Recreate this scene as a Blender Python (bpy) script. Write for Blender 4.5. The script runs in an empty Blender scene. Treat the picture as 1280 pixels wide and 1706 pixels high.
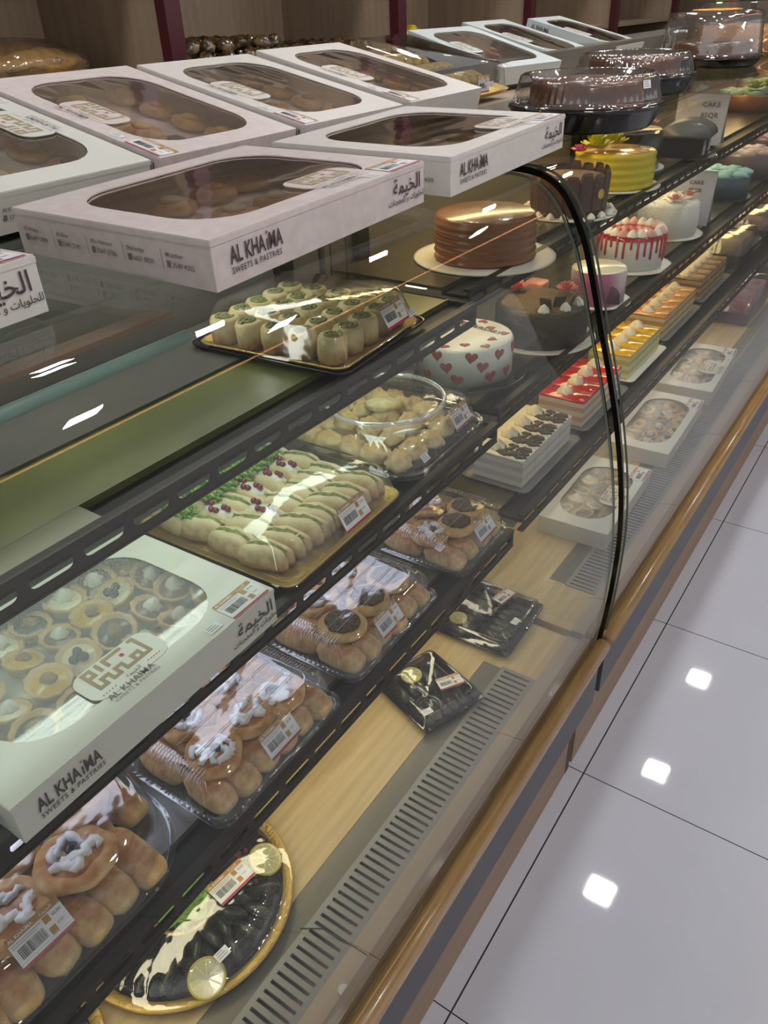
import bpy, math, random
from mathutils import Vector, Matrix, noise
PI = math.pi
sc = bpy.context.scene
COL = sc.collection

# ------------------------------------------------------------------ camera, world, exposure
cam_d = bpy.data.cameras.new('camera')
cam = bpy.data.objects.new('camera', cam_d)
COL.objects.link(cam)
sc.camera = cam
cam_d.sensor_fit = 'VERTICAL'
cam_d.sensor_height = 36.0
cam_d.lens = 1292.2 / 1706 * 36.0
cam_d.clip_start = 0.02
cam.matrix_world = Matrix((( 0.82564053, -0.28352087,  0.4877844, 0.0),
                           ( 0.56304597,  0.46924191, -0.68028763, 0.0),
                           (-0.03601314,  0.83631809,  0.54706043, 1.48),
                           (0, 0, 0, 1)))
world = bpy.data.worlds.new('world')
sc.world = world
world.use_nodes = True
world.node_tree.nodes['Background'].inputs[0].default_value = (0.92, 0.905, 0.91, 1)
world.node_tree.nodes['Background'].inputs[1].default_value = 0.8
PANEL_W = 135.0       # ceiling panel emission
LED_W = 9.0          # case led emission
sc.view_settings.view_transform = 'Standard'
sc.view_settings.look = 'None'
sc.view_settings.gamma = 1.0
sc.view_settings.use_curve_mapping = False
sc.view_settings.exposure = 0.0
sc.cycles.transparent_max_bounces = 40
sc.cycles.max_bounces = 12
sc.cycles.glossy_bounces = 5
sc.cycles.diffuse_bounces = 3
sc.cycles.use_denoising = True
sc.cycles.caustics_reflective = False
sc.cycles.caustics_refractive = False
sc.cycles.sample_clamp_indirect = 4.0

# ------------------------------------------------------------------ materials
MATS = {}
def srgb(h):
    if isinstance(h, str):
        h = h.lstrip('#')
        h = [int(h[i:i + 2], 16) / 255 for i in (0, 2, 4)]
    return tuple((c / 12.92 if c <= .04045 else ((c + .055) / 1.055) ** 2.4) for c in h) + (1,)

def M(name, c1, rough=.5, metal=0, c2=None, scale=20, bump=0, bscale=60, coat=0, stretch=None, spec=.5, emit=0, sheen=0, thr=None, aniso=0, detail=3):
    if name in MATS: return MATS[name]
    m = bpy.data.materials.new(name); m.use_nodes = True
    nt = m.node_tree; N = nt.nodes; L = nt.links
    b = N['Principled BSDF']
    b.inputs['Base Color'].default_value = srgb(c1)
    b.inputs['Roughness'].default_value = rough
    b.inputs['Metallic'].default_value = metal
    b.inputs['Specular IOR Level'].default_value = spec
    b.inputs['Coat Weight'].default_value = coat
    b.inputs['Coat Roughness'].default_value = .12
    if emit:
        b.inputs['Emission Color'].default_value = srgb(c1)
        b.inputs['Emission Strength'].default_value = emit
    if c2 or bump:
        tc = N.new('ShaderNodeTexCoord'); mp = N.new('ShaderNodeMapping')
        L.new(tc.outputs['Object'], mp.inputs[0])
        if stretch: mp.inputs['Scale'].default_value = stretch
    if c2:
        nz = N.new('ShaderNodeTexNoise'); nz.inputs['Scale'].default_value = scale; nz.inputs['Detail'].default_value = detail
        L.new(mp.outputs[0], nz.inputs[0])
        cr = N.new('ShaderNodeValToRGB')
        lo, hi = thr if thr else (.35, .65)
        cr.color_ramp.elements[0].position = lo; cr.color_ramp.elements[1].position = hi
        cr.color_ramp.elements[0].color = srgb(c1); cr.color_ramp.elements[1].color = srgb(c2)
        L.new(nz.outputs[0], cr.inputs[0]); L.new(cr.outputs[0], b.inputs['Base Color'])
    if bump:
        n2 = N.new('ShaderNodeTexNoise'); n2.inputs['Scale'].default_value = bscale; n2.inputs['Detail'].default_value = 4
        L.new(mp.outputs[0], n2.inputs[0])
        bp = N.new('ShaderNodeBump'); bp.inputs['Strength'].default_value = bump; bp.inputs['Distance'].default_value = .004
        L.new(n2.outputs[0], bp.inputs['Height']); L.new(bp.outputs[0], b.inputs['Normal'])
    MATS[name] = m
    return m

def Mcrust(name, top, side, z0, z1, rough=.45, coat=.15, spot=None):
    """baked dough: the crust is browner on top than low on the sides"""
    m = M(name, top, max(rough, .55), coat=.04, bump=.35, bscale=140, spec=.35)
    nt = m.node_tree; N = nt.nodes; L = nt.links
    tc = N.new('ShaderNodeTexCoord'); sx = N.new('ShaderNodeSeparateXYZ'); L.new(tc.outputs['Object'], sx.inputs[0])
    nz = N.new('ShaderNodeTexNoise'); nz.inputs['Scale'].default_value = 70; L.new(tc.outputs['Object'], nz.inputs[0])
    ma = N.new('ShaderNodeMath'); ma.operation = 'MULTIPLY_ADD'; ma.inputs[1].default_value = (z1 - z0) * 1.6; L.new(nz.outputs[0], ma.inputs[0])
    L.new(sx.outputs[2], ma.inputs[2])
    mr = N.new('ShaderNodeMapRange'); L.new(ma.outputs[0], mr.inputs[0])
    o = (z1 - z0) * .8
    mr.inputs[1].default_value = z0 + o; mr.inputs[2].default_value = z1 + o
    cr = N.new('ShaderNodeValToRGB'); cr.color_ramp.elements[0].color = srgb(side); cr.color_ramp.elements[1].color = srgb(top)
    L.new(mr.outputs[0], cr.inputs[0]); L.new(cr.outputs[0], N['Principled BSDF'].inputs['Base Color'])
    return m

def Mclear(name, tint=(1, 1, 1), base=.03, gain=1.0, rough=.03, bump=0, bscale=30, stretch=None, haze=0.0, hcol=(.9, .93, .95)):
    """thin clear sheet: mostly transmits, reflects by angle"""
    m = bpy.data.materials.new(name); m.use_nodes = True
    nt = m.node_tree; N = nt.nodes; L = nt.links; N.clear()
    out = N.new('ShaderNodeOutputMaterial')
    tr = N.new('ShaderNodeBsdfTransparent'); tr.inputs[0].default_value = (*tint, 1)
    gl = N.new('ShaderNodeBsdfGlossy'); gl.inputs['Roughness'].default_value = rough
    # angle dependent reflection, the same from both sides of the sheet
    ge = N.new('ShaderNodeNewGeometry'); dt = N.new('ShaderNodeVectorMath'); dt.operation = 'DOT_PRODUCT'
    L.new(ge.outputs['Normal'], dt.inputs[0]); L.new(ge.outputs['Incoming'], dt.inputs[1])
    ab = N.new('ShaderNodeMath'); ab.operation = 'ABSOLUTE'; L.new(dt.outputs['Value'], ab.inputs[0])
    on = N.new('ShaderNodeMath'); on.operation = 'SUBTRACT'; on.inputs[0].default_value = 1; on.use_clamp = True; L.new(ab.outputs[0], on.inputs[1])
    pw = N.new('ShaderNodeMath'); pw.operation = 'POWER'; pw.inputs[1].default_value = 5; L.new(on.outputs[0], pw.inputs[0])
    ma = N.new('ShaderNodeMath'); ma.operation = 'MULTIPLY_ADD'; ma.inputs[1].default_value = gain * .9; ma.inputs[2].default_value = base + gain * .037; ma.use_clamp = True
    mx = N.new('ShaderNodeMixShader')
    L.new(pw.outputs[0], ma.inputs[0]); L.new(ma.outputs[0], mx.inputs[0])
    base_sh = tr.outputs[0]
    if haze:
        df = N.new('ShaderNodeBsdfDiffuse'); df.inputs[0].default_value = (*hcol, 1)
        m2 = N.new('ShaderNodeMixShader'); m2.inputs[0].default_value = haze
        L.new(tr.outputs[0], m2.inputs[1]); L.new(df.outputs[0], m2.inputs[2]); base_sh = m2.outputs[0]
    L.new(base_sh, mx.inputs[1]); L.new(gl.outputs[0], mx.inputs[2]); L.new(mx.outputs[0], out.inputs[0])
    if bump:
        tc = N.new('ShaderNodeTexCoord'); mp = N.new('ShaderNodeMapping'); L.new(tc.outputs['Object'], mp.inputs[0])
        if stretch: mp.inputs['Scale'].default_value = stretch
        nz = N.new('ShaderNodeTexNoise'); nz.inputs['Scale'].default_value = bscale; nz.inputs['Detail'].default_value = 2
        L.new(mp.outputs[0], nz.inputs[0])
        bp = N.new('ShaderNodeBump'); bp.inputs['Strength'].default_value = bump; bp.inputs['Distance'].default_value = .01
        L.new(nz.outputs[0], bp.inputs['Height'])
        L.new(bp.outputs[0], gl.inputs['Normal']); L.new(bp.outputs[0], dt.inputs[0])
    MATS[name] = m
    return m

def Mwood(name, a, b, rough=.45, along='y', scale=9, coat=0, bumpy=.05):
    st = {'y': (9, .7, 9), 'x': (.7, 9, 9), 'z': (9, 9, .7)}[along]
    return M(name, a, rough, c2=b, scale=scale, stretch=st, coat=coat, bump=bumpy, bscale=scale * 3, thr=(.3, .7), detail=6)

GLASS = Mclear('showcase_glass', (.925, .935, .92), base=.004, gain=.75, rough=.0)
GLASS_TOP = Mclear('showcase_top_glass', (.86, .89, .87), base=.03, gain=1.0, rough=.0)
GLASS_EDGE = M('glass_edge', '#5f6a5f', .15, spec=.8)
GLASS_DARK = M('glass_edge_dark', '#1c231f', .12, spec=.8)
LID = Mclear('clear_lid_plastic', (.96, .97, .98), base=.045, gain=1.2, rough=.07, bump=.14, bscale=22, haze=.012)
LIDR = Mclear('clear_ribbed_plastic', (.95, .96, .97), base=.05, gain=1.3, rough=.10, bump=.2, bscale=40, haze=.025)
RIB = Mclear('clear_rib', (.95, .96, .97), base=.18, gain=1.5, rough=.08, haze=.12)
RING = Mclear('clear_ring_plastic', (.95, .96, .97), base=.16, gain=1.5, rough=.1, haze=.28)
FILM = Mclear('window_film', (.92, .90, .88), base=.09, gain=1.8, rough=.06, bump=.5, bscale=9, stretch=(1, .5, 1), haze=.17, hcol=(.66, .56, .48))  # brown haze painted into the film in place of reflected wood and sheen
FILMH = Mclear('window_film_hazy', (.93, .95, .93), base=.08, gain=1.2, rough=.14, bump=.45, bscale=7, stretch=(3, .6, 1), haze=.2)
FILMD = Mclear('window_film_soft', (.92, .93, .91), base=.03, gain=.8, rough=.22, bump=.3, bscale=9, haze=.12)
WRAP = Mclear('cling_wrap', (.97, .97, .97), base=.05, gain=1.3, rough=.08, bump=.8, bscale=22, haze=.02)
PAPER = M('box_card_warm_white', '#d9d4cd', .38, c2='#d2cdc7', scale=60, bump=.05, bscale=8, coat=.25)
PAPERP = M('box_card_pinkish', '#d6cbc7', .38, c2='#cdc0bd', scale=60, bump=.05, bscale=8, coat=.25)
PAPERG = M('box_card_greenish', '#cfcfc6', .42, bump=.05, bscale=8, coat=.2)
PAPERB = M('box_card_bluish', '#c3cac8', .4, bump=.05, bscale=8, coat=.2)
INK = M('ink_brown', '#4a3a3c', .6)
INKG = M('ink_grey', '#77706b', .6)
INKGOLD = M('ink_gold', '#9b8a6b', .5)
INKRED = M('ink_red', '#b03a4c', .5)
STK = M('sticker_white', '#e4e6ea', .35)
STKBROWN = M('sticker_brown', '#b08446', .4)
STKRED = M('sticker_red', '#a8263c', .4)
BLK = M('barcode_black', '#2e3034', .5)
SHELF = M('shelf_olive', '#6f7542', .25, c2='#646b3a', scale=6, spec=.6)
SHELF2 = M('shelf_brown', '#4f4a38', .25, c2='#46412f', scale=6, spec=.6)
SHELFD = M('shelf_grey_plate', '#5c5d58', .25, c2='#64625c', scale=5, spec=.5)
LIP = M('shelf_lip_bronze', '#2b261b', .4, spec=.25)
HOUS = M('led_housing', '#8f9a84', .4)
DARK = M('dark_trough', '#17190f', .5, spec=.2)
DECK = Mwood('deck_wood', '#b79d6c', '#c9b383', .42)
DECKG = M('deck_grey_panel', '#6b675a', .35, c2='#64604f', scale=4)
VENT = M('vent_metal', '#8d8c86', .35, metal=.2)
SLOT = M('vent_slot_dark', '#3c3c3a', .6)
BEIGE = Mwood('beige_wood_strip', '#b5a184', '#a8957a', .5)
GOLDW = Mwood('golden_wood_strip', '#8e7140', '#7d6236', .4)
NOSE = Mwood('nosing_varnished_wood', '#a98a5c', '#957246', .22, coat=.6, scale=14)
PANEL = M('panel_charcoal', '#4a4a50', .45)
KICK = Mwood('kickboard_wood', '#9c836b', '#8f7661', .5)
BROWNEND = M('cabinet_brown', '#4b3527', .5)
SEAL = M('black_seal', '#0c0d0d', .2, spec=.7)
BACKP = M('case_back_grey', '#6a6963', .25, c2='#605e58', scale=3)
SHWOOD = Mwood('wall_shelf_wood', '#a3907a', '#94806a', .5, along='z', scale=5)
REDWOOD = M('red_upright', '#4a1a22', .35)
GOLD = M('gold_foil', '#e0bd6a', .3, metal=.75, bump=.6, bscale=260)
BLACKP = M('black_plastic', '#131416', .12, spec=.7)
CREAM = M('white_cream', '#ece7dd', .5, bump=.1)
WHITECAKE = M('white_fondant', '#e6eae8', .35)

# ------------------------------------------------------------------ mesh building
class MB:
    def __init__(s): s.v = []; s.f = []; s.m = []; s.sm = []; s.mats = []
    def mi(s, m):
        if m not in s.mats: s.mats.append(m)
        return s.mats.index(m)
    def add(s, vs, fs, mat, smooth=False, T=None):
        b = len(s.v)
        if T is not None: vs = [T @ Vector(v) for v in vs]
        s.v += [tuple(v) for v in vs]; k = s.mi(mat)
        for f in fs: s.f.append([i + b for i in f]); s.m.append(k); s.sm.append(smooth)
        return s
    def box(s, x0, x1, y0, y1, z0, z1, mat, T=None):
        vs = [(x, y, z) for z in (z0, z1) for y in (y0, y1) for x in (x0, x1)]
        return s.add(vs, [(0, 2, 3, 1), (4, 5, 7, 6), (0, 1, 5, 4), (2, 6, 7, 3), (0, 4, 6, 2), (1, 3, 7, 5)], mat, T=T)
    def loft(s, rings, mat, cap0=True, cap1=True, smooth=True, closed=True, T=None):
        n = len(rings[0]); vs = [p for r in rings for p in r]; fs = []
        for i in range(len(rings) - 1):
            for j in range(n if closed else n - 1):
                k = (j + 1) % n
                fs.append((i * n + j, i * n + k, (i + 1) * n + k, (i + 1) * n + j))
        if cap0: fs.append(tuple(range(n))[::-1])
        if cap1: fs.append(tuple((len(rings) - 1) * n + j for j in range(n)))
        return s.add(vs, fs, mat, smooth, T)
    def lathe(s, prof, mat, n=32, c=(0, 0), cap0=False, cap1=False, mod=None, T=None):
        rs = []
        for r, z in prof:
            rs.append([(c[0] + r * (1 + (mod(a, r, z) if mod else 0)) * math.cos(a), c[1] + r * (1 + (mod(a, r, z) if mod else 0)) * math.sin(a), z) for a in [2 * PI * j / n for j in range(n)]])
        return s.loft(rs, mat, cap0, cap1, T=T)
    def tube(s, pts, r, mat, n=8, T=None, cap=True):
        pts = [Vector(p) for p in pts]; rs = []
        for i, p in enumerate(pts):
            d = (pts[min(i + 1, len(pts) - 1)] - pts[max(i - 1, 0)]).normalized()
            u = d.orthogonal() if abs(d.z) > .9 else d.cross(Vector((0, 0, 1)))
            u.normalize(); w = d.cross(u)
            rr_ = r[i] if isinstance(r, (list, tuple)) else r
            rs.append([p + (u * math.cos(2 * PI * j / n) + w * math.sin(2 * PI * j / n)) * rr_ for j in range(n)])
        return s.loft(rs, mat, cap, cap, T=T)
    def blob(s, c, r, mat, seed=0, amp=.12, freq=2.0, nu=18, nv=10, flat=True, e=1.0, T=None, ridges=0):
        """rounded organic lump resting on its flat bottom"""
        rx, ry, rz = r; off = Vector((seed * 7.31, seed * 3.17, seed * 1.7)); rs = []
        def se(v): return math.copysign(abs(v) ** e, v)
        for i in range(nv + 1):
            ph = -PI / 2 + PI * i / nv
            ring = []
            for j in range(nu):
                th = 2 * PI * j / nu
                d = Vector((se(math.cos(ph)) * se(math.cos(th)), se(math.cos(ph)) * se(math.sin(th)), math.sin(ph)))
                k = 1 + amp * noise.noise(d * freq + off) + (ridges * math.cos(8 * th + 2 * ph) if ridges else 0)
                z = d.z * rz * k
                if flat and z < -rz * .45: z = -rz * .45
                ring.append((c[0] + d.x * rx * k, c[1] + d.y * ry * k, c[2] + z + (rz * .45 if flat else 0)))
            rs.append(ring)
        return s.loft(rs, mat, False, False, T=T)
    def rosette(s, c, r, h, mat, lobes=6, tw=2.2, n=24, T=None):
        rs = []
        for i in range(9):
            t = i / 8; rad = r * (1 - t) ** .6 * (1.0 if i else .9)
            rs.append([(c[0] + rad * (1 + .17 * math.cos(lobes * a + tw * t * 3)) * math.cos(a), c[1] + rad * (1 + .17 * math.cos(lobes * a + tw * t * 3)) * math.sin(a), c[2] + h * t) for a in [2 * PI * j / n for j in range(n)]])
        return s.loft(rs, mat, True, False, T=T)
    def rr(s, *a, **k): return rr(*a, **k)
    def mesh(s, name):
        me = bpy.data.meshes.new(name); me.from_pydata(s.v, [], s.f)
        for m in s.mats: me.materials.append(m)
        me.polygons.foreach_set('material_index', s.m)
        me.polygons.foreach_set('use_smooth', s.sm)
        me.update()
        return me
    def build(s, name, parent=None, mat4=None):
        o = bpy.data.objects.new(name, s.mesh(name)); COL.objects.link(o)
        if parent is not None: o.parent = parent
        if mat4 is not None: o.matrix_basis = mat4
        return o

def rr(w, d, r, z, n=8, cx=0, cy=0, per=0, amp=0, freq=0):
    """rounded rectangle ring; optional ribs along its edge"""
    pts = []; r = min(r, w / 2 - 1e-5, d / 2 - 1e-5)
    cs = [(w / 2 - r, d / 2 - r, 0), (-w / 2 + r, d / 2 - r, PI / 2), (-w / 2 + r, -d / 2 + r, PI), (w / 2 - r, -d / 2 + r, 3 * PI / 2)]
    for q, (x, y, a0) in enumerate(cs):
        for i in range(n + 1):
            a = a0 + PI / 2 * i / n
            pts.append((cx + x + r * math.cos(a), cy + y + r * math.sin(a), z, math.cos(a), math.sin(a)))
        if per:
            nx, ny, na = cs[(q + 1) % 4]; a = a0 + PI / 2
            ax, ay = x + r * math.cos(a), y + r * math.sin(a); bx, by = nx + r * math.cos(a), ny + r * math.sin(a)
            for i in range(1, per):
                t = i / per
                pts.append((cx + ax + (bx - ax) * t, cy + ay + (by - ay) * t, z, math.cos(a), math.sin(a)))
    if amp:
        return [(p[0] + amp * math.cos(i * freq) * p[3], p[1] + amp * math.cos(i * freq) * p[4], p[2]) for i, p in enumerate(pts)]
    return [p[:3] for p in pts]

_tc = {}
def text_geo(txt, size=1.0, bold=0.0, sx=1.0, spacing=1.0, align='LEFT'):
    k = (txt, bold, sx, spacing, align)
    if k not in _tc:
        cu = bpy.data.curves.new('t', 'FONT'); cu.body = txt; cu.size = 1.0; cu.align_x = align
        cu.offset = bold; cu.space_character = spacing; cu.resolution_u = 2
        o = bpy.data.objects.new('t', cu); COL.objects.link(o)
        dg = bpy.context.evaluated_depsgraph_get()
        me = bpy.data.meshes.new_from_object(o.evaluated_get(dg))
        _tc[k] = ([(v.co.x * sx, v.co.y, 0) for v in me.vertices], [tuple(p.vertices) for p in me.polygons])
        bpy.data.objects.remove(o); bpy.data.curves.remove(cu); bpy.data.meshes.remove(me)
    vs, fs = _tc[k]
    return [(x * size, y * size, 0) for x, y, z in vs], fs

def text(mb, txt, x, y, size, mat, T=None, z=0, rot=0, **k):
    vs, fs = text_geo(txt, size, **k)
    c, s_ = math.cos(rot), math.sin(rot)
    mb.add([(x + a * c - b * s_, y + a * s_ + b * c, z) for a, b, _ in vs], fs, mat, T=T)

AR1 = '\uFE94\uFEE4\uFEF4\uFEA8\uFEDF\uFE8D'
AR2 = '\uFE95\uFE8E\uFEE8\uFEA0\uFECC\uFEE4\uFEDF\uFE8D \uFEED \uFE95\uFE8E\uFEF3\uFEEE\uFEE0\uFEA4\uFEE0\uFEDF'

def frame(o, x, y):
    """matrix from origin, x direction and y direction"""
    x = Vector(x).normalized(); y = Vector(y).normalized(); z = x.cross(y)
    m = Matrix((x, y, z)).transposed().to_4x4(); m.translation = Vector(o); return m
def TR(x=0, y=0, z=0, rz=0, rx=0, ry=0, s=1):
    return Matrix.Translation((x, y, z)) @ Matrix.Rotation(rz, 4, 'Z') @ Matrix.Rotation(ry, 4, 'Y') @ Matrix.Rotation(rx, 4, 'X') @ Matrix.Diagonal((s, s, s, 1))

def tag(o, label, cat, group=None, kind=None):
    o['label'] = label; o['category'] = cat
    if group: o['group'] = group
    if kind: o['kind'] = kind
    return o
def thing(name, label, cat, m=None, group=None):
    o = bpy.data.objects.new(name, None); COL.objects.link(o); o.empty_display_size = .02
    if m is not None: o.matrix_basis = m
    return tag(o, label, cat, group)
def struct(o): o['kind'] = 'structure'; return o
KIDS = {}
def dup(o, m=None, label=None, group=None, parent=None):
    c = o.copy(); COL.objects.link(c)
    if parent is not None: c.parent = parent
    if m is not None: c.matrix_basis = m
    if label: c['label'] = label
    if group: c['group'] = group
    for ch in KIDS.get(o.name, []) or [x for x in bpy.data.objects if x.parent == o]:
        dup(ch, parent=c)
    return c
class Proto:
    """first placement uses the thing itself, later ones copies of it and of its parts"""
    def __init__(s, make): s.make = make; s.first = None; s.used = False
    def place(s, m, label, group=None):
        if s.first is None:
            s.first = s.make()
            o = s.first; o.matrix_basis = m; o['label'] = label
            if group: o['group'] = group
            elif 'group' in o: del o['group']
            if s.first.type == 'EMPTY': KIDS[o.name] = [x for x in bpy.data.objects if x.parent == o]
            return o
        o = dup(s.first, m, label)
        if group: o['group'] = group
        elif 'group' in o: del o['group']
        return o

# ------------------------------------------------------------------ room shell
def make_floor():
    mb = MB().box(-3, 6, -3, 12, -.05, 0, None); o = mb.build('floor')
    m = bpy.data.materials.new('white_glazed_tile'); m.use_nodes = True; nt = m.node_tree; N = nt.nodes; L = nt.links
    b = N['Principled BSDF']; b.inputs['Roughness'].default_value = .035; b.inputs['Specular IOR Level'].default_value = .55
    tc = N.new('ShaderNodeTexCoord'); sx = N.new('ShaderNodeSeparateXYZ'); L.new(tc.outputs['Object'], sx.inputs[0])
    def line(sock, off, w):
        a = N.new('ShaderNodeMath'); a.operation = 'SUBTRACT'; a.inputs[1].default_value = off; L.new(sock, a.inputs[0])
        p = N.new('ShaderNodeMath'); p.operation = 'PINGPONG'; p.inputs[1].default_value = .3; L.new(a.outputs[0], p.inputs[0])
        l = N.new('ShaderNodeMath'); l.operation = 'LESS_THAN'; l.inputs[1].default_value = w; L.new(p.outputs[0], l.inputs[0]); return l.outputs[0]
    m1 = N.new('ShaderNodeMath'); m1.operation = 'MAXIMUM'
    L.new(line(sx.outputs[0], -.3175, .0016), m1.inputs[0]); L.new(line(sx.outputs[1], .579, .0012), m1.inputs[1])
    nz = N.new('ShaderNodeTexNoise'); nz.inputs['Scale'].default_value = 2.5; L.new(tc.outputs['Object'], nz.inputs[0])
    cr = N.new('ShaderNodeValToRGB'); cr.color_ramp.elements[0].color = srgb('#c2c5d0'); cr.color_ramp.elements[1].color = srgb('#cdd0da')
    L.new(nz.outputs[0], cr.inputs[0])
    mx = N.new('ShaderNodeMix'); mx.data_type = 'RGBA'; L.new(m1.outputs[0], mx.inputs[0]); L.new(cr.outputs[0], mx.inputs[6]); mx.inputs[7].default_value = srgb('#3c3a3a')
    L.new(mx.outputs[2], b.inputs['Base Color'])
    n3 = N.new('ShaderNodeTexNoise'); n3.inputs['Scale'].default_value = 7; n3.inputs['Detail'].default_value = 5; L.new(tc.outputs['Object'], n3.inputs[0])
    bp = N.new('ShaderNodeBump'); bp.inputs['Strength'].default_value = .03; bp.inputs['Distance'].default_value = .004; L.new(n3.outputs[0], bp.inputs['Height']); L.new(bp.outputs[0], b.inputs['Normal'])
    o.data.materials.clear(); o.data.materials.append(m); return struct(o)
make_floor()
WALL = M('wall_paint', '#b9b2a6', .7)
CEIL = M('ceiling_paint', '#cfccc8', .8)
struct(MB().box(-3, 6, -3, 12, 2.8, 2.9, CEIL).build('ceiling'))
struct(MB().box(-2.75, -2.65, -3, 12, 0, 2.8, WALL).build('wall_left'))
struct(MB().box(-2.65, 6, 11.9, 12, 0, 2.8, WALL).build('wall_back'))

PAN = M('light_panel', '#ffffff', .5, emit=PANEL_W)
PANW = M('warm_spot_light', '#ffc27a', .5, emit=30)
FRAMEW = M('panel_frame', '#dddddd', .5)
def mk_panel():
    t = thing('ceiling_light', '', 'ceiling light')
    mb = MB()
    for a in ((-.08, .08, -.08, -.066), (-.08, .08, .066, .08), (-.08, -.066, -.066, .066), (.066, .08, -.066, .066)): mb.box(a[0], a[1], a[2], a[3], -.012, 0, FRAMEW)
    mb.build('frame', t)
    MB().box(-.066, .066, -.066, .066, -.01, -.002, PAN).build('diffuser', t)
    return t
pan = Proto(mk_panel)
for x, ys, lab in ((-.528, (1.71, 2.692, 3.674, 4.656), 'small square white ceiling light in the row above the display cases'),
                   (.40, (.1, 1.28, 2.25, 3.9), 'small square white ceiling light in the row over the customer aisle'),
                   (-1.7, (.1, 1.36, 2.7, 4.0, 5.3), 'small square white ceiling light in the row over the staff aisle')):
    for y in ys: pan.place(TR(x, y, 2.8), lab, 'small square ceiling lights ' + lab.split('over ')[-1].split('above ')[-1])
COVE = M('warm_cove_strip', '#ffb27a', .5, emit=8)
t = thing('ceiling_strip_light', 'long thin warm orange strip light along the ceiling over the aisle', 'ceiling light')
MB().box(1.10, 1.20, .4, 5.6, 2.775, 2.8, FRAMEW).build('housing', t)
MB().box(1.125, 1.175, .42, 5.58, 2.768, 2.775, COVE).build('diffuser', t)
def mk_spot():
    t = thing('ceiling_spotlight', 'round warm yellow ceiling spotlight beyond the square ceiling lights', 'ceiling light')
    MB().lathe([(.0, -.012), (.045, -.012), (.05, 0)], PANW, 20).build('bulb', t)
    MB().lathe([(.046, -.016), (.062, -.012), (.065, 0)], FRAMEW, 20).build('trim_ring', t); return t
mk_spot().matrix_basis = TR(-.86, 6.43, 2.8)

# ------------------------------------------------------------------ wall shelving behind the counter
def wall_shelving():
    t = thing('wall_shelving', 'tall wooden wall shelving with dark red uprights behind the display cases', 'shelving')
    MB().box(-2.62, -2.6, -1.4, 8.1, .02, 2.7, SHWOOD).build('back_panel', t)
    for k in range(9):
        y = 1.845 - 2.4 + k * 1.2
        MB().box(-2.6, -2.03, y - .012, y + .012, .02, 2.7, SHWOOD).build('divider_panel', t)
        MB().box(-2.03, -1.99, y - .03, y + .03, 0, 2.7, REDWOOD).build('upright', t)
    for z in (.05, .75, 1.33, 1.9, 2.5):
        MB().box(-2.6, -2.03, -1.4, 8.1, z - .02, z, SHWOOD).build('shelf_board', t)
wall_shelving()

# ------------------------------------------------------------------ display cases
PROF = [(-.327, .392), (-.320, .46), (-.316, .56), (-.317, .66), (-.328, .76), (-.348, .86), (-.372, .95), (-.397, 1.03), (-.418, 1.10), (-.438, 1.16), (-.458, 1.20), (-.480, 1.232), (-.508, 1.254), (-.545, 1.264), (-.60, 1.267)]
def smooth_prof(P, k=4):
    out = []
    for i in range(len(P) - 1):
        p0, p1, p2, p3 = P[max(i - 1, 0)], P[i], P[i + 1], P[min(i + 2, len(P) - 1)]
        for j in range(k):
            t = j / k
            out.append(tuple(.5 * (2 * p1[a] + (p2[a] - p0[a]) * t + (2 * p0[a] - 5 * p1[a] + 4 * p2[a] - p3[a]) * t * t + (3 * p1[a] - p0[a] - 3 * p2[a] + p3[a]) * t ** 3) for a in (0, 1)))
    out.append(P[-1]); return out
SP = smooth_prof(PROF)
def offs(P, d):
    o = []
    for i, p in enumerate(P):
        a = P[max(i - 1, 0)]; b = P[min(i + 1, len(P) - 1)]
        tx, tz = b[0] - a[0], b[1] - a[1]; l = math.hypot(tx, tz); o.append((p[0] - tz / l * d, p[1] + tx / l * d))
    return o
def curved_glass(name, t, y0, y1, edge):
    mb = MB(); n = len(SP); inn = offs(SP, .004)
    for P in (SP, inn):
        mb.add([(x, y, z) for y in (y0, y1) for x, z in P], [(i, i + 1, n + i + 1, n + i) for i in range(n - 1)], GLASS, True)
    for y in (y0, y1):
        mb.add([(x, y, z) for x, z in SP] + [(x, y, z) for x, z in inn], [(i, i + 1, n + i + 1, n + i) for i in range(n - 1)], edge, True)
    return mb.build(name, t)
def side_glass(t, y, xb=-.93):
    mb = MB(); n = len(SP); inn = offs(SP, .010)
    pts = [(x, z) for x, z in inn if z > .39] + [(xb, 1.255), (xb, .39)]
    m = len(pts)
    vs = [(x, y, z) for x, z in pts] + [(x, y + .005, z) for x, z in pts]
    mb.add(vs, [tuple(range(m))], GLASS); 
    mb.add([(x, y + (q * .005), z) for q in (0, 1) for x, z in pts], [(i, i + 1, m + i + 1, m + i) for i in range(m - 1)], GLASS_DARK, True)
    return mb.build('side_glass', t)

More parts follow.
